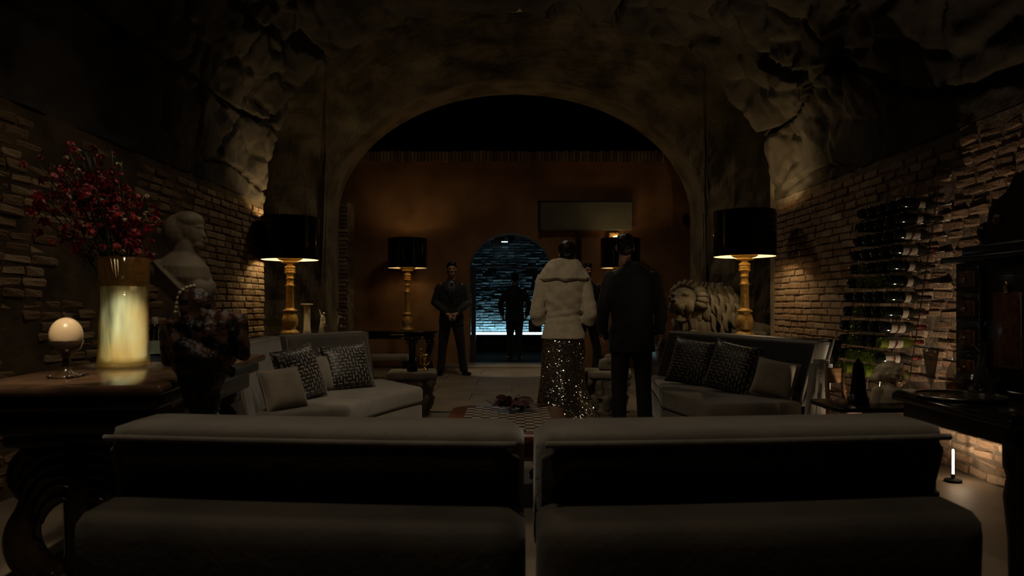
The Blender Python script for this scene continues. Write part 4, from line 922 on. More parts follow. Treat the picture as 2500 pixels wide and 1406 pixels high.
for row, (rad, z0_, n_) in enumerate(((.10, .215, 5), (.20, .17, 7), (.27, .08, 8), (.31, -.03, 8), (.32, -.14, 8), (.30, -.24, 7))):
    for i in range(n_):
        a = PI * 0.95 + (i + 0.5 * (row % 2) + R.uniform(-.15, .15)) / n_ * PI * 1.12
        d = Vector((math.cos(a), math.sin(a) * .86, 0)); p = Vector((0.06, 0.02, .45 + z0_)) + d * rad
        tn = Vector((-d.y, d.x, 0)); l = R.uniform(.20, .28); pts = []; rd = []; ph = R.uniform(0, 1.2)
        for k in range(11):
            u = k / 10
            pts.append(p + tn * (.028 * math.sin(u * 5.5 + ph) + .12 * u) + Vector((0, 0, max(-l * u, -(p.z - .01)))) + d * (.0 + .035 * math.sin(u * PI) + .012 * math.sin(u * 9))); rd.append(.014 + .050 * math.sin(PI * min(1, u * .88 + .08)))
        MB().tube(pts, rd, 10, flat=.5).build('mane_lock', m_stone_w, hd)
for i in range(11):   # forelock and ruff round the face
    a = -0.4 + i * PI * 1.1 / 10; p = H(-.02, .16 * math.cos(a), .05 + .15 * math.sin(a)); q = H(-.10, .21 * math.cos(a), .04 + .20 * math.sin(a)); q2 = H(-.16, .22 * math.cos(a) + .03, .02 + .2 * math.sin(a))
    MB().tube([p, q, q2], [.025, .04, .015], 8).build('mane_lock', m_stone_w, hd)
for i in range(8):
    p = H(.0 - .02 * (i % 3), -.13 + .037 * i, -.2); MB().tube([p, p + Vector((.02, -.02, -.10)), p + Vector((.0, -.0, -.2))], [.03, .035, .012], 8).build('mane_lock', m_stone_w, hd)
MB().ell(H(.285, 0, .012), (.034, .034, .022)).build('nose', m_marble_d, hd); MB().ell(H(.085, 0, -.125), (.062, .062, .05)).build('mouth', m_marble_d, hd)
for s in (-1, 1): MB().ell(H(.127, s * .058, .062), (.016, .016, .014)).build('eye', m_marble_w, hd)
for k in range(6): MB().cap(H(.165 - abs(k - 2.5) * .008, -.03 + k * .012, -.18), H(.168 - abs(k - 2.5) * .008, -.03 + k * .012, -.155), .006, .005, 8).build('tooth', m_ivory, hd)

# ================================================================== WINE WALL at the right
ROWS, COLS = 12, 5
rack = thing('wine_rack', 'steel wire wine rack fixed to the right brick wall', 'rack', (2.9, 4.9, 0))
def neckx(r): return 2.885 - 0.0155 * r            # the rack leans out towards its foot
def bz(r): return 1.80 - 0.1035 * r
def by(c): return 4.65 + 0.135 * c
for c in (0, 2, 4):
    y = by(c) + 0.055
    MB().tube([(neckx(-1.2) - 0.02 - 2.9, y - 4.9, bz(-1.2)), (neckx(12.5) - 0.02 - 2.9, y - 4.9, bz(12.5)), (neckx(17.3) - 0.02 - 2.9, y - 4.9, 0.0)], 0.0045, 6).build('upright_wire', m_steel, rack)
    MB().tube([(neckx(-1.2) - 0.22 - 2.9, y - 4.9, bz(-1.2)), (neckx(17.3) - 0.22 - 2.9, y - 4.9, 0.0)], 0.003, 6).build('upright_wire', m_steel, rack)
for r in range(ROWS):
    for dx in (-0.03, -0.2):
        MB().tube([(neckx(r) + dx - 2.9, 4.52 - 4.9, bz(r) - (0.019 if dx > -.1 else 0.043)), (neckx(r) + dx - 2.9, 5.28 - 4.9, bz(r) - (0.019 if dx > -.1 else 0.043))], 0.0035, 6).build('rail', m_steel, rack)
MB().box((0.0, -0.06, 1.93), (0.16, 0.5, 0.012)).build('wall_bracket', m_steel, rack, smooth=False)
bot = MB().lathe([(0, 0.004), (0.03, 0.0), (0.037, 0.006), (0.0375, 0.175), (0.034, 0.195), (0.018, 0.225), (0.0145, 0.24), (0.0142, 0.292), (0.0155, 0.293), (0.0155, 0.302), (0, 0.302)], 24)
me_dark = bot.mesh('glass'); me_dark.materials.append(m_gdark)
gb = MB().lathe([(0, 0.02), (0.027, 0.006), (0.036, 0.004), (0.0375, 0.01), (0.0375, 0.175), (0.034, 0.195), (0.018, 0.225), (0.0145, 0.24), (0.0142, 0.29), (0.0115, 0.29), (0.0125, 0.24), (0.031, 0.195), (0.0345, 0.175), (0.0345, 0.014), (0, 0.024)], 24)
me_green = gb.mesh('glass'); me_green.materials.append(m_ggreen)
lb = MB().lathe([(0.038, 0.055), (0.038, 0.15)], 24).mesh('paper_label'); lb.materials.append(m_label2)
lb_band = MB().lathe([(0.038, 0.118), (0.038, 0.155)], 24).mesh('paper_label'); lb_band.materials.append(m_label)
lb_small = MB().add([(0.0381 * math.cos(a), 0.0381 * math.sin(a), z) for z in (0.05, 0.075) for a in [-2.0 + k * .12 for k in range(6)]], [(k, k + 1, k + 7, k + 6) for k in range(5)]).mesh('paper_label'); lb_small.materials.append(m_label2)
cp = MB().lathe([(0.0155, 0.245), (0.0152, 0.303), (0, 0.3035)], 16).mesh('foil_capsule'); cp.materials.append(m_capsule)
cpr = cp.copy(); cpr.materials.clear(); cpr.materials.append(m_foilred)
mot = MB().add([(0.0384 * math.cos(a), 0.0384 * math.sin(a), z) for z in (0.095, 0.118) for a in [-1.9 + k * .1 for k in range(6)]], [(k, k + 1, k + 7, k + 6) for k in range(5)]).mesh('label_motif'); mot.materials.append(mat('rust_motif', (0.18, 0.07, 0.03), rough=0.8))
for m_ in (me_dark, me_green, lb, lb_band, lb_small, cp, cpr, mot): m_.polygons.foreach_set('use_smooth', [True] * len(m_.polygons))
GREEN = {(4, 3), (5, 1), (5, 2), (5, 3), (7, 3), (8, 3), (9, 0), (9, 3), (10, 1), (10, 2), (10, 3), (11, 0), (11, 1), (11, 2), (11, 3), (11, 4)}
FULL = {(2, 0), (3, 0), (8, 0), (9, 0), (10, 0)}
ordn = ['top', 'second', 'third', 'fourth', 'fifth', 'sixth', 'seventh', 'eighth', 'ninth', 'tenth', 'eleventh', 'lowest']
coln = ['nearest', 'second', 'third', 'fourth', 'farthest']
for r in range(ROWS):
    for c in range(COLS):
        g = (r, c) in GREEN; full = (r, c) in FULL
        lab = ('pale green' if g else 'dark') + ' wine bottle' + (' with broad cream label' if full else ' with cream label band' if c == 0 else '') + ', ' + ordn[r] + ' rack row, ' + coln[c] + ' in row'
        t = thing('wine_bottle', lab, 'bottle', (neckx(r) - 0.302 + R.uniform(-.006, .006), by(c), bz(r)), 0, 'wine bottles on the right wall rack')
        t.rotation_euler = (0, PI / 2 + R.uniform(-.02, .03), R.uniform(-.02, .02))
        mobj('glass', me_green if g else me_dark, None, t); ro = (0, 0, R.uniform(-.3, .3) + PI)
        if full: mobj('paper_label', lb, None, t, rot=ro); mobj('label_motif', mot, None, t, rot=(0, 0, ro[2] + PI))
        elif c == 0: mobj('paper_label', lb_band, None, t, rot=ro)
        else: mobj('paper_label', lb_small, None, t, rot=(0, 0, PI + R.uniform(-.6, .6)))
        mobj('foil_capsule', cpr if full else cp, None, t)

# ================================================================== BAR TABLE, TRAY, GLASSWARE, CABINET
t = thing('bar_table', 'black table with cut corner carrying tray and ebony cabinet at right', 'table', (2.3, 2.9, 0))
poly = [(1.69, 2.36), (2.88, 2.36), (2.88, 3.56), (2.02, 3.56), (1.69, 3.10)]; lp = [(x - 2.3, y - 2.9) for x, y in poly]
MB().prism(lp, 0.70, 0.73, 0.006).build('top', m_black, t)
MB().prism([(x * .94 + .01, y * .94) for x, y in lp], 0.625, 0.70, 0.004).build('apron', m_ebony, t)
for x, y in ((1.76, 2.43), (2.8, 2.43), (2.8, 3.48), (2.06, 3.46)):
    MB().lathe([(0.03, 0), (0.035, 0.02), (0.022, 0.05), (0.026, 0.3), (0.04, 0.45), (0.03, 0.52), (0.042, 0.56), (0.042, 0.65)], 16).build('leg', m_ebony, t, (x - 2.3, y - 2.9, 0))
t = thing('silver_tray', 'round silver tray on the black bar table', 'tray', (1.865, 2.90, 0.73))
MB().lathe([(0, 0.004), (0.13, 0.004), (0.155, 0.010), (0.165, 0.016), (0.163, 0.012), (0.15, 0.0), (0, 0.0)], 48).build('dish', m_steel, t)
MB().tube([(0.165 * math.cos(a), 0.165 * math.sin(a), 0.015) for a in [k * PI / 24 for k in range(49)]], 0.004, 6, False).build('rim', m_steel, t)
TZ = 0.736
def decanter(label, x, y, h, rb, fill):
    t = thing('decanter', label, 'decanter', (x, y, TZ)); k = h
    MB().lathe([(0, .012), (rb * .9, .004), (rb, .02), (rb, k * .32), (rb * .8, k * .42), (rb * .34, k * .55), (rb * .28, k * .72), (rb * .5, k * .78), (rb * .46, k * .78), (rb * .2, k * .72), (rb * .26, k * .55), (rb * .72, k * .42), (rb * .92, k * .32), (rb * .92, .022), (0, .02)], 16).build('glass_body', m_crystal, t, smooth=False)
    MB().lathe([(0, .024), (rb * .9, .026), (rb * .9, k * fill), (0, k * fill)], 24).build('liquor', m_liquor, t)
    MB().lathe([(0, k * .74), (rb * .2, k * .76), (rb * .16, k * .83), (rb * .35, k * .87), (rb * .62, k * .95), (rb * .4, k * .99), (0, k)], 8).build('stopper', m_crystal, t, smooth=False)
decanter('squat cut glass decanter with amber liquor at front of silver tray', 1.935, 2.87, 0.235, 0.052, 0.28)
decanter('tall slender cut glass decanter at the back of the silver tray', 1.90, 2.985, 0.27, 0.036, 0.2)
def stem_glass(name, label, x, y, prof, fill=None):
    t = thing(name, label, 'glass', (x, y, TZ)); MB().lathe(prof, 28).build('bowl', m_crystal, t)
    h = [z for r, z in prof]; MB().lathe([(0, 0), (.03, 0), (.031, .002), (.006, .006), (.0035, .012), (.0035, prof[0][1] + .004)], 24).build('stem', m_crystal, t)
    if fill: MB().lathe(fill, 24).build('wine', m_liquor, t)
flute = [(0.0, .055), (.006, .056), (.014, .08), (.027, .175), (.030, .20), (.0285, .20), (.0255, .175), (.0125, .08), (0, .06)]
stem_glass('champagne_flute', 'tall flute glass at the left edge of the silver tray', 1.735, 2.885, flute)
stem_glass('champagne_flute', 'tall flute glass just behind the first one on the tray', 1.80, 2.99, flute)
coupe = [(0, .05), (.012, .051), (.038, .07), (.047, .10), (.046, .102), (.044, .10), (.035, .073), (.01, .055), (0, .055)]
stem_glass('coupe_glass', 'wide coupe glass between the flutes and the squat decanter', 1.845, 2.83, coupe, [(0, .057), (.01, .058), (.034, .076), (.036, .08), (0, .08)])

CB = thing('ebony_cabinet', 'ornate ebony cabinet with pediment standing on the bar table', 'cabinet', (2.25, 3.53, 0.73), -PI / 2)
W_, D_, Hc = 0.84, 0.36, 0.60
MB().rbox((W_ / 2, D_ / 2, Hc / 2), (W_, D_, Hc), 0.004, 1).build('carcass', m_ebony, CB)
MB().rbox((W_ / 2 - 0.02, D_ / 2 - .01, Hc + 0.018), (W_ + 0.10, D_ + 0.06, 0.03), 0.010, 2).build('cornice', m_ebony, CB)
MB().rbox((W_ / 2 + .03, D_ / 2, Hc + 0.058), (W_ - .02, D_, 0.05), 0.012, 2).build('frieze', m_ebony, CB)
for i in range(4):
    for x0 in (0.02, 0.60):
        o = MB().rbox((x0 + 0.09, -0.008, 0.085 + i * 0.145), (0.17, 0.018, 0.125), 0.004, 1).build('drawer', m_ebony, CB)
        MB().rbox((x0 + 0.09, -0.018, 0.085 + i * 0.145), (0.12, 0.006, 0.075), 0.003, 1).build('inlay', m_inlay, o)
        MB().ell((x0 + 0.09, -0.026, 0.085 + i * 0.145), (0.007, 0.008, 0.007)).build('knob', m_brass, o)
dr = MB().rbox((0.40, -0.010, 0.28), (0.30, 0.022, 0.50), 0.006, 1).build('door', m_ebony, CB)
MB().rbox((0.40, -0.023, 0.28), (0.18, 0.008, 0.34), 0.004, 1).build('inlay', m_inlay, dr); MB().ell((0.40, -0.03, 0.47), (.014, .008, .03)).build('escutcheon', m_brass, dr)
for x0 in (0.225, 0.575):
    col = MB().lathe([(0.018, 0.02), (0.018, 0.05), (0.012, 0.06), (0.011, 0.5), (0.017, 0.52), (0.018, 0.55)], 14).build('colonnette', m_ebony, CB, (x0, -0.02, 0))
    for i in range(14): MB().ell((0, -0.012, 0.08 + i * 0.03), (.003, .003, .003), seg=8, ring=6).build('stud', m_brass, col)
pd = MB(); prof = [(0.12, 0), (0.72, 0), (0.72, .17), (0.68, .20), (0.60, .24), (0.52, .30), (0.46, .32), (0.38, .32), (0.32, .30), (0.28, .24), (0.20, .21), (0.16, .18), (0.14, .10)]
bm = bmesh.new(); fv = [bm.verts.new((x, 0.06, 0.68 + z)) for x, z in prof]; ff = bm.faces.new(fv); r_ = bmesh.ops.extrude_face_region(bm, geom=[ff])
for v in r_['geom']:
    if isinstance(v, bmesh.types.BMVert): v.co.y += 0.2
bmesh.ops.recalc_face_normals(bm, faces=bm.faces[:]); pd.addbm(bm); bm.free(); po = pd.build('pediment', m_ebony, CB, smooth=False)
MB().lathe([(0, 0), (.03, .002), (.026, .01), (0, .014)], 20, Matrix.Translation((0.22, 0.06, 0.80)) @ Matrix.Rotation(PI / 2, 4, 'X')).build('roundel', m_inlay, po)
for x0 in (0.045, 0.80): MB().lathe([(0.035, 0), (0.02, .02), (.035, .05), (.038, .08), (.025, .11), (0, .125)], 18).build('finial', m_ebony, CB, (x0, 0.12, 0.683))

# ================================================================== SIDE TABLE with child bust and obelisk, wooden chair
t = thing('side_table', 'small dark side table under the child bust and obelisk', 'table', (2.07, 3.98, 0))
MB().prism(rr(0.30, 0.2, 0.06), 0.535, 0.56, 0.005).build('top', m_ebony, t)
MB().lathe([(0.17, 0), (0.17, 0.02), (0.04, 0.05), (0.03, 0.25), (0.045, 0.4), (0.07, 0.535)], 24).build('pedestal', m_ebony, t)
t = thing('obelisk', 'slender black obelisk beside the pale child bust', 'ornament', (1.965, 3.95, 0.56))
MB().rbox((0, 0, .02), (.085, .085, .04), .004, 1).build('base', m_black, t)
MB().add([(s * w_, q * w_, z) for w_, z in ((.034, .04), (.019, .225), (.001, .26)) for s, q in ((-1, -1), (1, -1), (1, 1), (-1, 1))], [(0, 1, 5, 4), (1, 2, 6, 5), (2, 3, 7, 6), (3, 0, 4, 7), (4, 5, 9, 8), (5, 6, 10, 9), (6, 7, 11, 10), (7, 4, 8, 11)]).build('shaft', m_black, t, smooth=False)
t = thing('child_bust', 'pale marble child figure with curly hair seen from behind', 'bust', (2.17, 4.0, 0.56), 0.15); t.scale = (0.9, 0.9, 0.78)
b = MB(); b.ell((0, 0, .225), (.082, .085, .08)); b.ell((0, .05, .20), (.06, .05, .06)); b.cap((0, 0, .10), (0, 0, .17), .045, .042); b.loft([(0, 0, 0, .10, .06), (0, 0, .05, .095, .06), (0, 0, .10, .075, .05), (0, 0, .135, .035, .035)], 20); b.cap((-.085, 0, .09), (-.11, 0, .0), .035, .03); b.cap((.08, 0, .08), (.10, 0, .0), .03, .028)
for i in range(46):
    a = R.uniform(0, 2 * PI); e_ = R.uniform(-.5, 1.4); b.ell((.074 * math.cos(a) * math.cos(e_), .077 * math.sin(a) * math.cos(e_), .225 + .072 * math.sin(e_)), (.018, .018, .018), seg=8, ring=6)
b.ell((-.085, .02, .18), (.03, .035, .035)); b.ell((.085, .02, .18), (.03, .035, .035))
b.remesh('figure', m_ivory, t, 0.005, 7)
t = thing('wooden_chair', 'brown wooden chair between the sofa end and the obelisk', 'chair', (2.19, 4.50, 0), 0.2)
for s in (-1, 1):
    MB().tube([(s * .06 - .06, .06, 0), (s * .06 - .06, .06, .45), (s * .055 - .06, .09, .74)], [.014, .016, .012], 8).build('leg', m_wood, t)
    MB().tube([(s * .06 - .06, -.12, 0), (s * .06 - .06, -.12, .46)], [.014, .016], 8).build('leg', m_wood, t)
MB().rbox((-.06, -.03, .46), (.17, .24, .03), .008, 2).build('seat', m_wood, t)
MB().rbox((-.06, .085, .66), (.12, .018, .10), .006, 2).build('backrest', m_wood, t); MB().tube([(-.13, .075, .56), (.02, .075, .555)], .008, 8).build('rail', m_wood, t)

# invented dish fixtures for the two added fill lights and the spot housings
t = thing('hanging_lantern', 'round frosted ceiling lantern above the seating', 'lamp', (-0.85, 3.9, 4.12))
MB().lathe([(0, 0.0), (0.58, 0.0), (0.62, 0.04), (0.6, 0.1), (0, 0.12)], 40).build('dish', m_lining, t); MB().tube([(0, 0, .1), (0, 0, .3)], .02, 8).build('rod', m_brass, t)
t = thing('hanging_lantern', 'round frosted lantern hung in the bay before the arch', 'lamp', (0, 8.9, 5.02))
MB().lathe([(0, 0.0), (0.38, 0.0), (0.42, 0.04), (0.4, 0.1), (0, 0.12)], 40).build('dish', m_lining, t); MB().tube([(0, 0, .1), (0, 0, .98)], .02, 8).build('rod', m_brass, t)
for n, p, tg, e, c, a, b_, r in SPOTS:
    d = (Vector(tg) - Vector(p)).normalized(); q = d.to_track_quat('-Z', 'Y').to_euler()
    t = thing('ceiling_spotlight', {'sofa': 'black ceiling spotlight aimed at the left sofa', 'figures': 'black ceiling spotlight aimed at the standing couple', 'vase': 'black ceiling spotlight aimed at the amber vase', 'table': 'black ceiling spotlight aimed at the egg on the marble table', 'seats': 'black ceiling spotlight above the near sofas', 'passage': 'black ceiling spotlight in the bay before the doorway'}[n], 'lamp', p, 0, 'ceiling spotlights')
    MB().lathe([(0.05, 0.01), (0.055, 0.0), (0.055, 0.12), (0.03, 0.15), (0, 0.15)], 20).build('can', m_blackm, t, rot=q); MB().tube([(0, 0, .1), (0, 0, .6 if n == 'passage' else .35)], .01, 8).build('stem', m_blackm, t)

# ================================================================== PEOPLE (local: facing -Y)
def hand(b, w0, d, pn, side, curl=0.5, k=1.0):
    """w0 wrist, d direction of the fingers, pn palm normal; side gives the thumb its side"""
    d = Vector(d).normalized(); pn = Vector(pn); pn = (pn - d * pn.dot(d)).normalized(); s = d.cross(pn) * side; w0 = Vector(w0)
    M = Matrix((s, pn, d)).transposed()
    c = w0 + d * 0.05 * k
    b.ell(c, (0.040 * k, 0.016 * k, 0.052 * k), M.to_euler(), 14, 10); b.cap(w0 - d * .02, w0 + d * .03, .026 * k, .028 * k, 10)
    for i, (off, l) in enumerate(((-.030, .062), (-.010, .078), (.011, .082), (.031, .072))):
        p0 = w0 + d * .085 * k + s * off * k; a = curl * 0.6; p1 = p0 + (d * math.cos(a) + pn * math.sin(a)) * l * .5 * k
        a2 = curl * 1.6; p2 = p1 + (d * math.cos(a2) + pn * math.sin(a2)) * l * .5 * k
        b.cap(p0, p1, .0095 * k, .0088 * k, 8); b.cap(p1, p2, .0088 * k, .0075 * k, 8)
    t0 = w0 + d * .035 * k + s * .034 * k; t1 = t0 + (d * .6 + s * .55 + pn * .35).normalized() * .04 * k; t2 = t1 + (d * .85 + s * .15 + pn * .45).normalized() * .032 * k
    b.cap(t0, t1, .013 * k, .011 * k, 8); b.cap(t1, t2, .011 * k, .009 * k, 8)
def head_parts(b, h, turn=0.0, fem=False):
    """h = centre of the head"""
    Rz = Matrix.Rotation(turn, 3, 'Z'); T = lambda p: Vector(h) + Rz @ Vector(p)
    e = lambda p, r: b.ell(T(p), r, (0, 0, turn), 18, 12)
    e((0, .012, .03), (.074, .092, .088)); e((0, -.018, -.02), (.062, .072, .085)); e((0, -.048, -.075), (.042, .042, .036)); e((0, -.01, -.05), (.056, .06, .05))
    b.cap(T((0, -.088, .012)), T((0, -.106, -.022)), .008, .013, 8); e((0, -.092, -.028), (.018, .012, .009))
    e((0, -.082, -.052), (.024, .013, .006)); e((0, -.080, -.063), (.022, .013, .007)); e((0, -.082, .028), (.052, .014, .010))
    for s in (-1, 1):
        e((s * .036, -.070, -.012), (.02, .02, .018)); e((s * .077, .008, -.005), (.010, .02, .032))
    b.cap(T((0, .022, -.06)), T((0, .03, -.16)), .052 if not fem else .045, .06 if not fem else .05)
def person_suit(label, loc, rz, k, P, suit, tie=True, beard=False, voxel=0.0065):
    t = thing('person', label, 'person', loc, rz); t.scale = (k, k, k); hd = Vector(P.get('head', (0, -.01, 1.69)))
    b = MB(); head_parts(b, hd, P.get('turn', 0))
    b.loft([(0, 0, .86, .13, .09), (0, 0, 1.0, .125, .085), (0, 0, 1.2, .15, .10), (0, 0, 1.4, .165, .10), (0, 0, 1.47, .12, .08), (0, .01, 1.52, .06, .06)], 22)
    for s, (el, wr, hdir, pn) in ((1, P['armL']), (-1, P['armR'])):
        sh = (s * .17, .005, 1.43); b.cap(sh, el, .045, .038); b.cap(el, wr, .038, .027); hand(b, wr, hdir, pn, s, P.get('curl', .6))
    for s, (kn, an) in ((1, P['legL']), (-1, P['legR'])):
        b.cap((s * .085, 0, .9), kn, .07, .05); b.cap(kn, an, .048, .035)
    bo = b.remesh('body', m_skin, t, voxel, 2)
    # jacket
    w_ = P.get('bulk', 1.0); j = MB(); hem = P.get('hem', .80)
    j.loft([(0, 0, hem, .205 * w_, .135), (0, 0, .92, .198 * w_, .13), (0, .005, 1.06, .182 * w_, .122), (0, .005, 1.2, .195 * w_, .132), (0, .005, 1.34, .21 * w_, .132), (0, .008, 1.42, .205 * w_, .122), (0, .012, 1.475, .15 * w_, .10), (0, .02, 1.525, .072, .072)], 30, 2.5)
    for s, (el, wr, hdir, pn) in ((1, P['armL']), (-1, P['armR'])):
        sh = Vector((s * .195 * w_, .008, 1.418)); el = Vector(el); wr = Vector(wr)
        j.cap(sh + Vector((0, 0, -.012)), el, .066, .058); we = el + (wr - el) * .96; j.tube([el - (we - el).normalized() * .03, el, (el + we) / 2, we], [.05, .060, .055, .046], 14)
        j.ell(sh + Vector((-s * .02, 0, -.01)), (.08, .07, .055), (0, s * .35, 0))
    col = [(.066 * math.cos(a), .02 + .066 * math.sin(a), 1.535 + .012 * math.sin(a)) for a in [-.15 * PI + i * 1.3 * PI / 14 for i in range(15)]]
    j.tube(col, .014, 8)
    seed = R.uniform(0, 50)
    jo = j.remesh('jacket', suit, t, 0.008, 3, lambda c, n: 0.006 * noise.noise((c.x * 9 + seed, c.y * 9, c.z * 16)) + .004 * math.sin(c.z * 38 + c.x * 22) * max(0, 1 - abs(c.z - 1.02) / .12))
    # lapels, shirt and tie on the chest
    MB().add([(-.055, -.128, 1.40), (.055, -.128, 1.40), (.0, -.139, 1.20), (-.05, -.085, 1.50), (.05, -.085, 1.50)], [(0, 2, 1), (0, 1, 4, 3)]).build('shirt', m_shirt, t, smooth=False)
    for s in (-1, 1):
        MB().add([(s * .045, -.085, 1.515), (s * .085, -.095, 1.48), (s * .095, -.137, 1.38), (s * .004, -.150, 1.17), (s * .05, -.140, 1.36)], [(0, 1, 2, 4), (4, 2, 3)]).build('lapel', suit, jo, smooth=False)
    if tie: MB().add([(-.018, -.098, 1.505), (.018, -.098, 1.505), (.014, -.112, 1.478), (-.014, -.112, 1.478), (-.03, -.147, 1.24), (.03, -.147, 1.24), (0, -.150, 1.18)], [(0, 1, 2, 3), (3, 2, 5, 4), (4, 5, 6)]).build('tie', m_tie, t, smooth=False)
    # trousers
    q = MB(); q.loft([(0, 0, .78, .165, .12), (0, 0, .86, .175, .125), (0, 0, .95, .17, .12), (0, 0, 1.02, .16, .11)], 24)
    for s, (kn, an) in ((1, P['legL']), (-1, P['legR'])):
        kn = Vector(kn); an = Vector(an); q.tube([(s * .085, 0, .88), ((s * .085 + kn.x) / 2, kn.y / 2, .7), kn, (kn + an) / 2, an + Vector((0, -.01, -.02))], [.10, .092, .074, .068, .070], 16)
    q.remesh('trousers', suit, t, 0.009, 3, lambda c, n: .004 * noise.noise((c.x * 12 + seed, c.y * 12, c.z * 9)))
    for s, (kn, an) in ((1, P['legL']), (-1, P['legR'])):
        an = Vector(an); a = P.get('toe', .3) * s; d = Vector((math.sin(a), -math.cos(a), 0)); z = an.z
        b = MB(); b.ell(an + d * .01 + Vector((0, 0, -z + .045)), (.042, .06, .045), (0, 0, a)); b.ell(an + d * .10 + Vector((0, 0, -z + .032)), (.044, .10, .032), (0, 0, a)); b.box(an + d * .06 + Vector((0, 0, -z + .008)), (.075, .24, .016), None)
        b.remesh('shoe', m_shoe, t, 0.007, 2)
    # hair
    tz = P.get('turn', 0); Rz = Matrix.Rotation(tz, 3, 'Z'); h = MB()
    h.ell(hd + Rz @ Vector((0, .022, .048)), (.082, .096, .084), (0, 0, tz)); h.ell(hd + Rz @ Vector((0, .05, .0)), (.076, .068, .085), (0, 0, tz)); h.ell(hd + Rz @ Vector((.01, -.045, .095)), (.062, .05, .035), (0, 0, tz))
    h.remesh('hair', m_hair, t, 0.006, 2, lambda c, n: .005 * noise.noise(c * 60))
    if beard:
        g = MB(); g.ell(hd + Rz @ Vector((0, -.052, -.082)), (.046, .044, .034), (0, 0, tz)); g.ell(hd + Rz @ Vector((0, -.088, -.042)), (.03, .012, .007), (0, 0, tz)); g.remesh('beard', m_hair, t, 0.005, 1, lambda c, n: .003 * noise.noise(c * 70))
    for s in (-1, 1): MB().ell(hd + Rz @ Vector((s * .031, -.084, .002)), (.011, .007, .006), (0, 0, tz), 10, 8).build('eye', m_hair, t)
    return t
guard = dict(armL=((.275, .02, 1.17), (.075, -.19, .985), (-.9, -.25, -.35), (0, .8, -.6)), armR=((-.275, .02, 1.17), (-.06, -.205, .975), (.9, -.2, -.35), (0, .8, -.6)),
             legL=((.15, -.02, .48), (.20, .01, .085)), legR=((-.14, -.02, .48), (-.17, .01, .085)), toe=.55, curl=.8)
person_suit('man in dark suit with clasped hands standing left of the doorway', (-0.955, 11.0, 0.015), math.radians(6), 0.985, dict(guard, turn=.1), m_suit2)
person_suit('bearded man in dark suit, face lit, half hidden behind the cream jacket', (1.19, 11.05, 0.015), math.radians(4), 0.975, dict(guard, turn=.25), m_suit2, beard=True)
person_suit('man in black suit seen from behind at the right of the woman', (1.045, 6.08, 0.0), PI + math.radians(3), 0.965,
            dict(armL=((.262, .03, 1.15), (.268, -.02, .89), (0, -.15, -1), (-1, 0, 0)), armR=((-.262, .03, 1.15), (-.262, -.02, .89), (0, -.15, -1), (1, 0, 0)), legL=((.11, -.02, .48), (.12, .02, .085)), legR=((-.11, -.02, .48), (-.12, .02, .085)), bulk=1.02, hem=.74, head=(.055, -.03, 1.685), turn=-.15), m_suit)
person_suit('man in black suit walking away, silhouetted against the blue passage', (0.055, 14.35, 0.0), PI + .05, 0.985,
            dict(armL=((.30, .05, 1.16), (.255, -.04, .92), (-.3, -.3, -1), (-1, 0, 0)), armR=((-.30, .05, 1.16), (-.25, -.04, .92), (.3, -.3, -1), (1, 0, 0)), legL=((.09, -.10, .49), (.08, -.02, .085)), legR=((-.09, -.02, .48), (-.09, .06, .085)), bulk=1.0, hem=.80, head=(.0, -.01, 1.70), turn=.2), m_suit)

# woman in a cream jacket and sequinned gown, seen from behind
W = thing('person', 'woman in cream jacket and glittering sequinned gown seen from behind', 'person', (0.515, 6.98, 0), PI)
b = MB(); wh = Vector((-.035, -.02, 1.64)); head_parts(b, wh, .1, True)
b.loft([(0, 0, .80, .15, .10), (0, 0, .98, .125, .085), (0, 0, 1.2, .14, .10), (0, 0, 1.38, .15, .09), (0, .01, 1.45, .10, .07), (-.01, .01, 1.49, .05, .05)], 22)
for s in (1, -1):
    b.cap((s * .15, .0, 1.36), (s * .27, .05, 1.02), .04, .034); b.cap((s * .27, .05, 1.02), (s * .20, -.22, 1.03), .033, .024); hand(b, (s * .20, -.22, 1.03), (-s * .5, -.8, -.1), (0, -.1, -1), s, .8, .9)
    b.cap((s * .07, 0, .85), (s * .06, 0, .48), .07, .05); b.cap((s * .06, 0, .48), (s * .06, .02, .13), .045, .03); b.cap((s * .06, .02, .09), (s * .06, -.12, .04), .03, .022)
b.remesh('body', m_skin, W, 0.0065, 2)
j = MB()
j.loft([(0, .01, .785, .225, .165), (0, .005, .84, .212, .155), (0, 0, .92, .190, .14), (0, 0, 1.0, .170, .122), (0, .003, 1.08, .178, .126), (0, .005, 1.2, .205, .138), (0, .008, 1.33, .225, .135), (0, .01, 1.40, .215, .12), (0, .015, 1.46, .14, .10), (0, .02, 1.50, .08, .08)], 32, 2.4)
for s in (1, -1):
    sh = Vector((s * .205, .01, 1.37)); el = Vector((s * .262, .055, 1.035)); j.cap(sh, el, .072, .078); j.tube([el - Vector((0, 0, 0)), el + Vector((-s * .012, -.02, -.055)), Vector((s * .235, -.10, 1.0)), Vector((s * .20, -.20, 1.02))], [.078, .074, .075, .06], 16)
def folds(c, n):
    f_ = .008 * noise.noise((c.x * 10, c.y * 10, c.z * 15))
    if abs(c.x) < .19 and c.y > 0:     # soft creases at the waist and a diagonal pull
        f_ += .006 * math.sin(c.z * 80 + c.x * 14) * max(0, 1 - abs(c.z - 1.02) / .09) + .007 * math.sin((c.z - 1.15 - c.x * .9) * 42) * max(0, 1 - abs(c.z - 1.16) / .16)
    return f_
jo = j.remesh('jacket', m_fur, W, 0.008, 3, folds)
k_ = MB(); cl = []
for i in range(7):
    u = i / 6; cl.append((0, .012 + .018 * u, 1.385 + .18 * u, .262 - .112 * u + .012 * math.sin(u * PI), .172 - .07 * u))
cl = [(0, .012, 1.365, .235, .15)] + cl + [(0, .03, 1.578, .12, .085)]
k_.loft(cl, 32, 2.2)
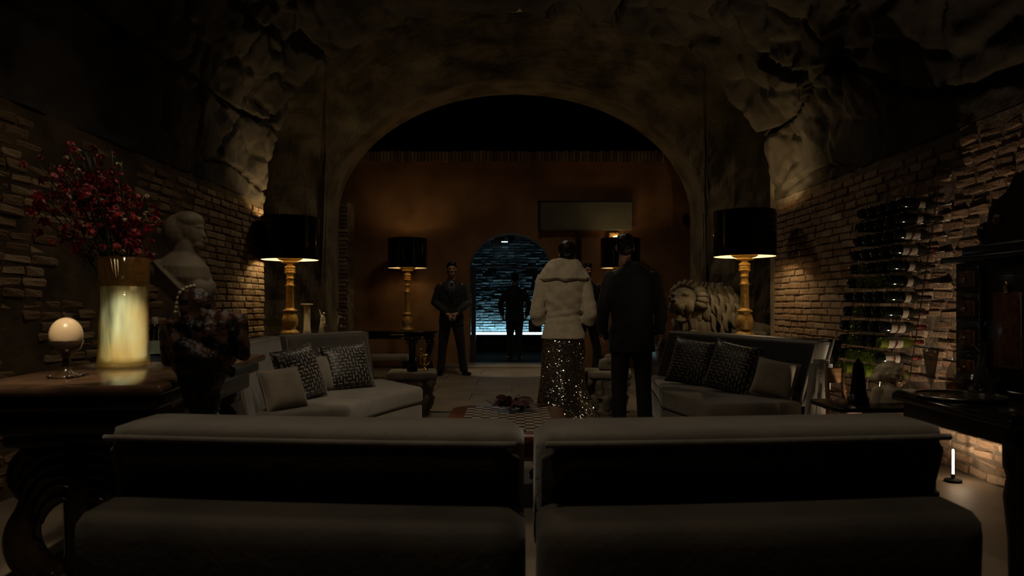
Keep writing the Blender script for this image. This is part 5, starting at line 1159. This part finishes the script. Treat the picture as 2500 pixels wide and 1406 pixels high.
k_.remesh('fur_collar', m_fur, W, 0.008, 2, lambda c, n: .006 * fbm(c, 16, 3) + (.006 * math.sin(c.x * 30 + c.z * 20)))
h = MB(); h.ell(wh + Vector((0, .025, .04)), (.088, .10, .092)); h.ell(wh + Vector((0.01, .085, .055)), (.06, .05, .06)); h.ell(wh + Vector((0, .05, -.03)), (.075, .065, .075)); h.remesh('hair', m_hair, W, 0.006, 2, lambda c, n: .006 * noise.noise(c * 45))
# gown: (local x is mirrored in the picture) outline widening to a train
rings = [(0, 0, .84, .205, .15), (0, 0, .78, .207, .152), (.0, .005, .66, .213, .158), (.005, .01, .52, .215, .16), (.008, .015, .40, .218, .165), (.005, .03, .28, .235, .19), (-.005, .06, .16, .265, .235), (-.02, .10, .06, .30, .29), (-.03, .13, .004, .33, .33)]
def rp(z):
    for a_, b_ in zip(rings, rings[1:]):
        if b_[2] <= z <= a_[2]:
            u = (a_[2] - z) / (a_[2] - b_[2]); return [a_[i] + (b_[i] - a_[i]) * u for i in range(5)]
    return list(rings[-1])
n_ = 72; vs = []; fs = []; nz_ = 60
def gp(a, z, d=0.0):
    cx_, cy_, _, rx, ry = rp(z); wv = 1 + (.035 * math.sin(a * 9 + 1.3 * math.sin(z * 6)) ) * max(0, (.55 - z) / .55)
    return Vector((cx_ + (rx * wv + d) * math.cos(a), cy_ + (ry * wv + d) * math.sin(a), z))
for i in range(nz_ + 1):
    z = .84 - (.84 - .004) * i / nz_
    for k in range(n_): vs.append(gp(2 * PI * k / n_, z))
for i in range(nz_):
    for k in range(n_): fs.append((i * n_ + k, i * n_ + (k + 1) % n_, (i + 1) * n_ + (k + 1) % n_, (i + 1) * n_ + k))
gown = MB().add(vs, fs).build('gown', m_gown, W)
sq = MB()
for i in range(9000):
    a = R.uniform(0, 2 * PI) if i % 3 == 0 else R.uniform(0, PI); z = .83 * (1 - R.random() ** 0.85) + .006; p = gp(a, z, .0025)
    n3 = (gp(a + .02, z) - gp(a - .02, z)).cross(gp(a, z + .01) - gp(a, max(z - .01, .004))).normalized()
    n3 = (n3 + Vector((R.gauss(0, .24), R.gauss(0, .24), R.gauss(0, .24)))).normalized(); u = n3.orthogonal().normalized(); v = n3.cross(u); r0 = R.uniform(.0035, .006)
    sq.add([p + (u * math.cos(q) + v * math.sin(q)) * r0 for q in (0, PI / 3, 2 * PI / 3, PI, 4 * PI / 3, 5 * PI / 3)], [(0, 1, 2, 3, 4, 5)])
sq.build('sequins', m_sequin, gown, smooth=False, kind='stuff')
t = thing('clutch_bag', 'small black clutch bag held at the left elbow of the woman', 'bag', (0.235, 7.12, 0.845))
MB().rbox((0, 0, .065), (.13, .06, .13), .012, 2).build('pouch', m_blackm, t); MB().rbox((0, -.033, .10), (.125, .008, .06), .003, 1).build('flap', m_black, t); MB().ell((0, -.04, .075), (.007, .004, .007)).build('clasp', m_brass, t)
MB().tube([(-.05, 0, .12), (-.02, -.02, .19), (.03, -.0, .2), (.05, 0, .12)], .005, 6).build('strap', m_blackm, t)
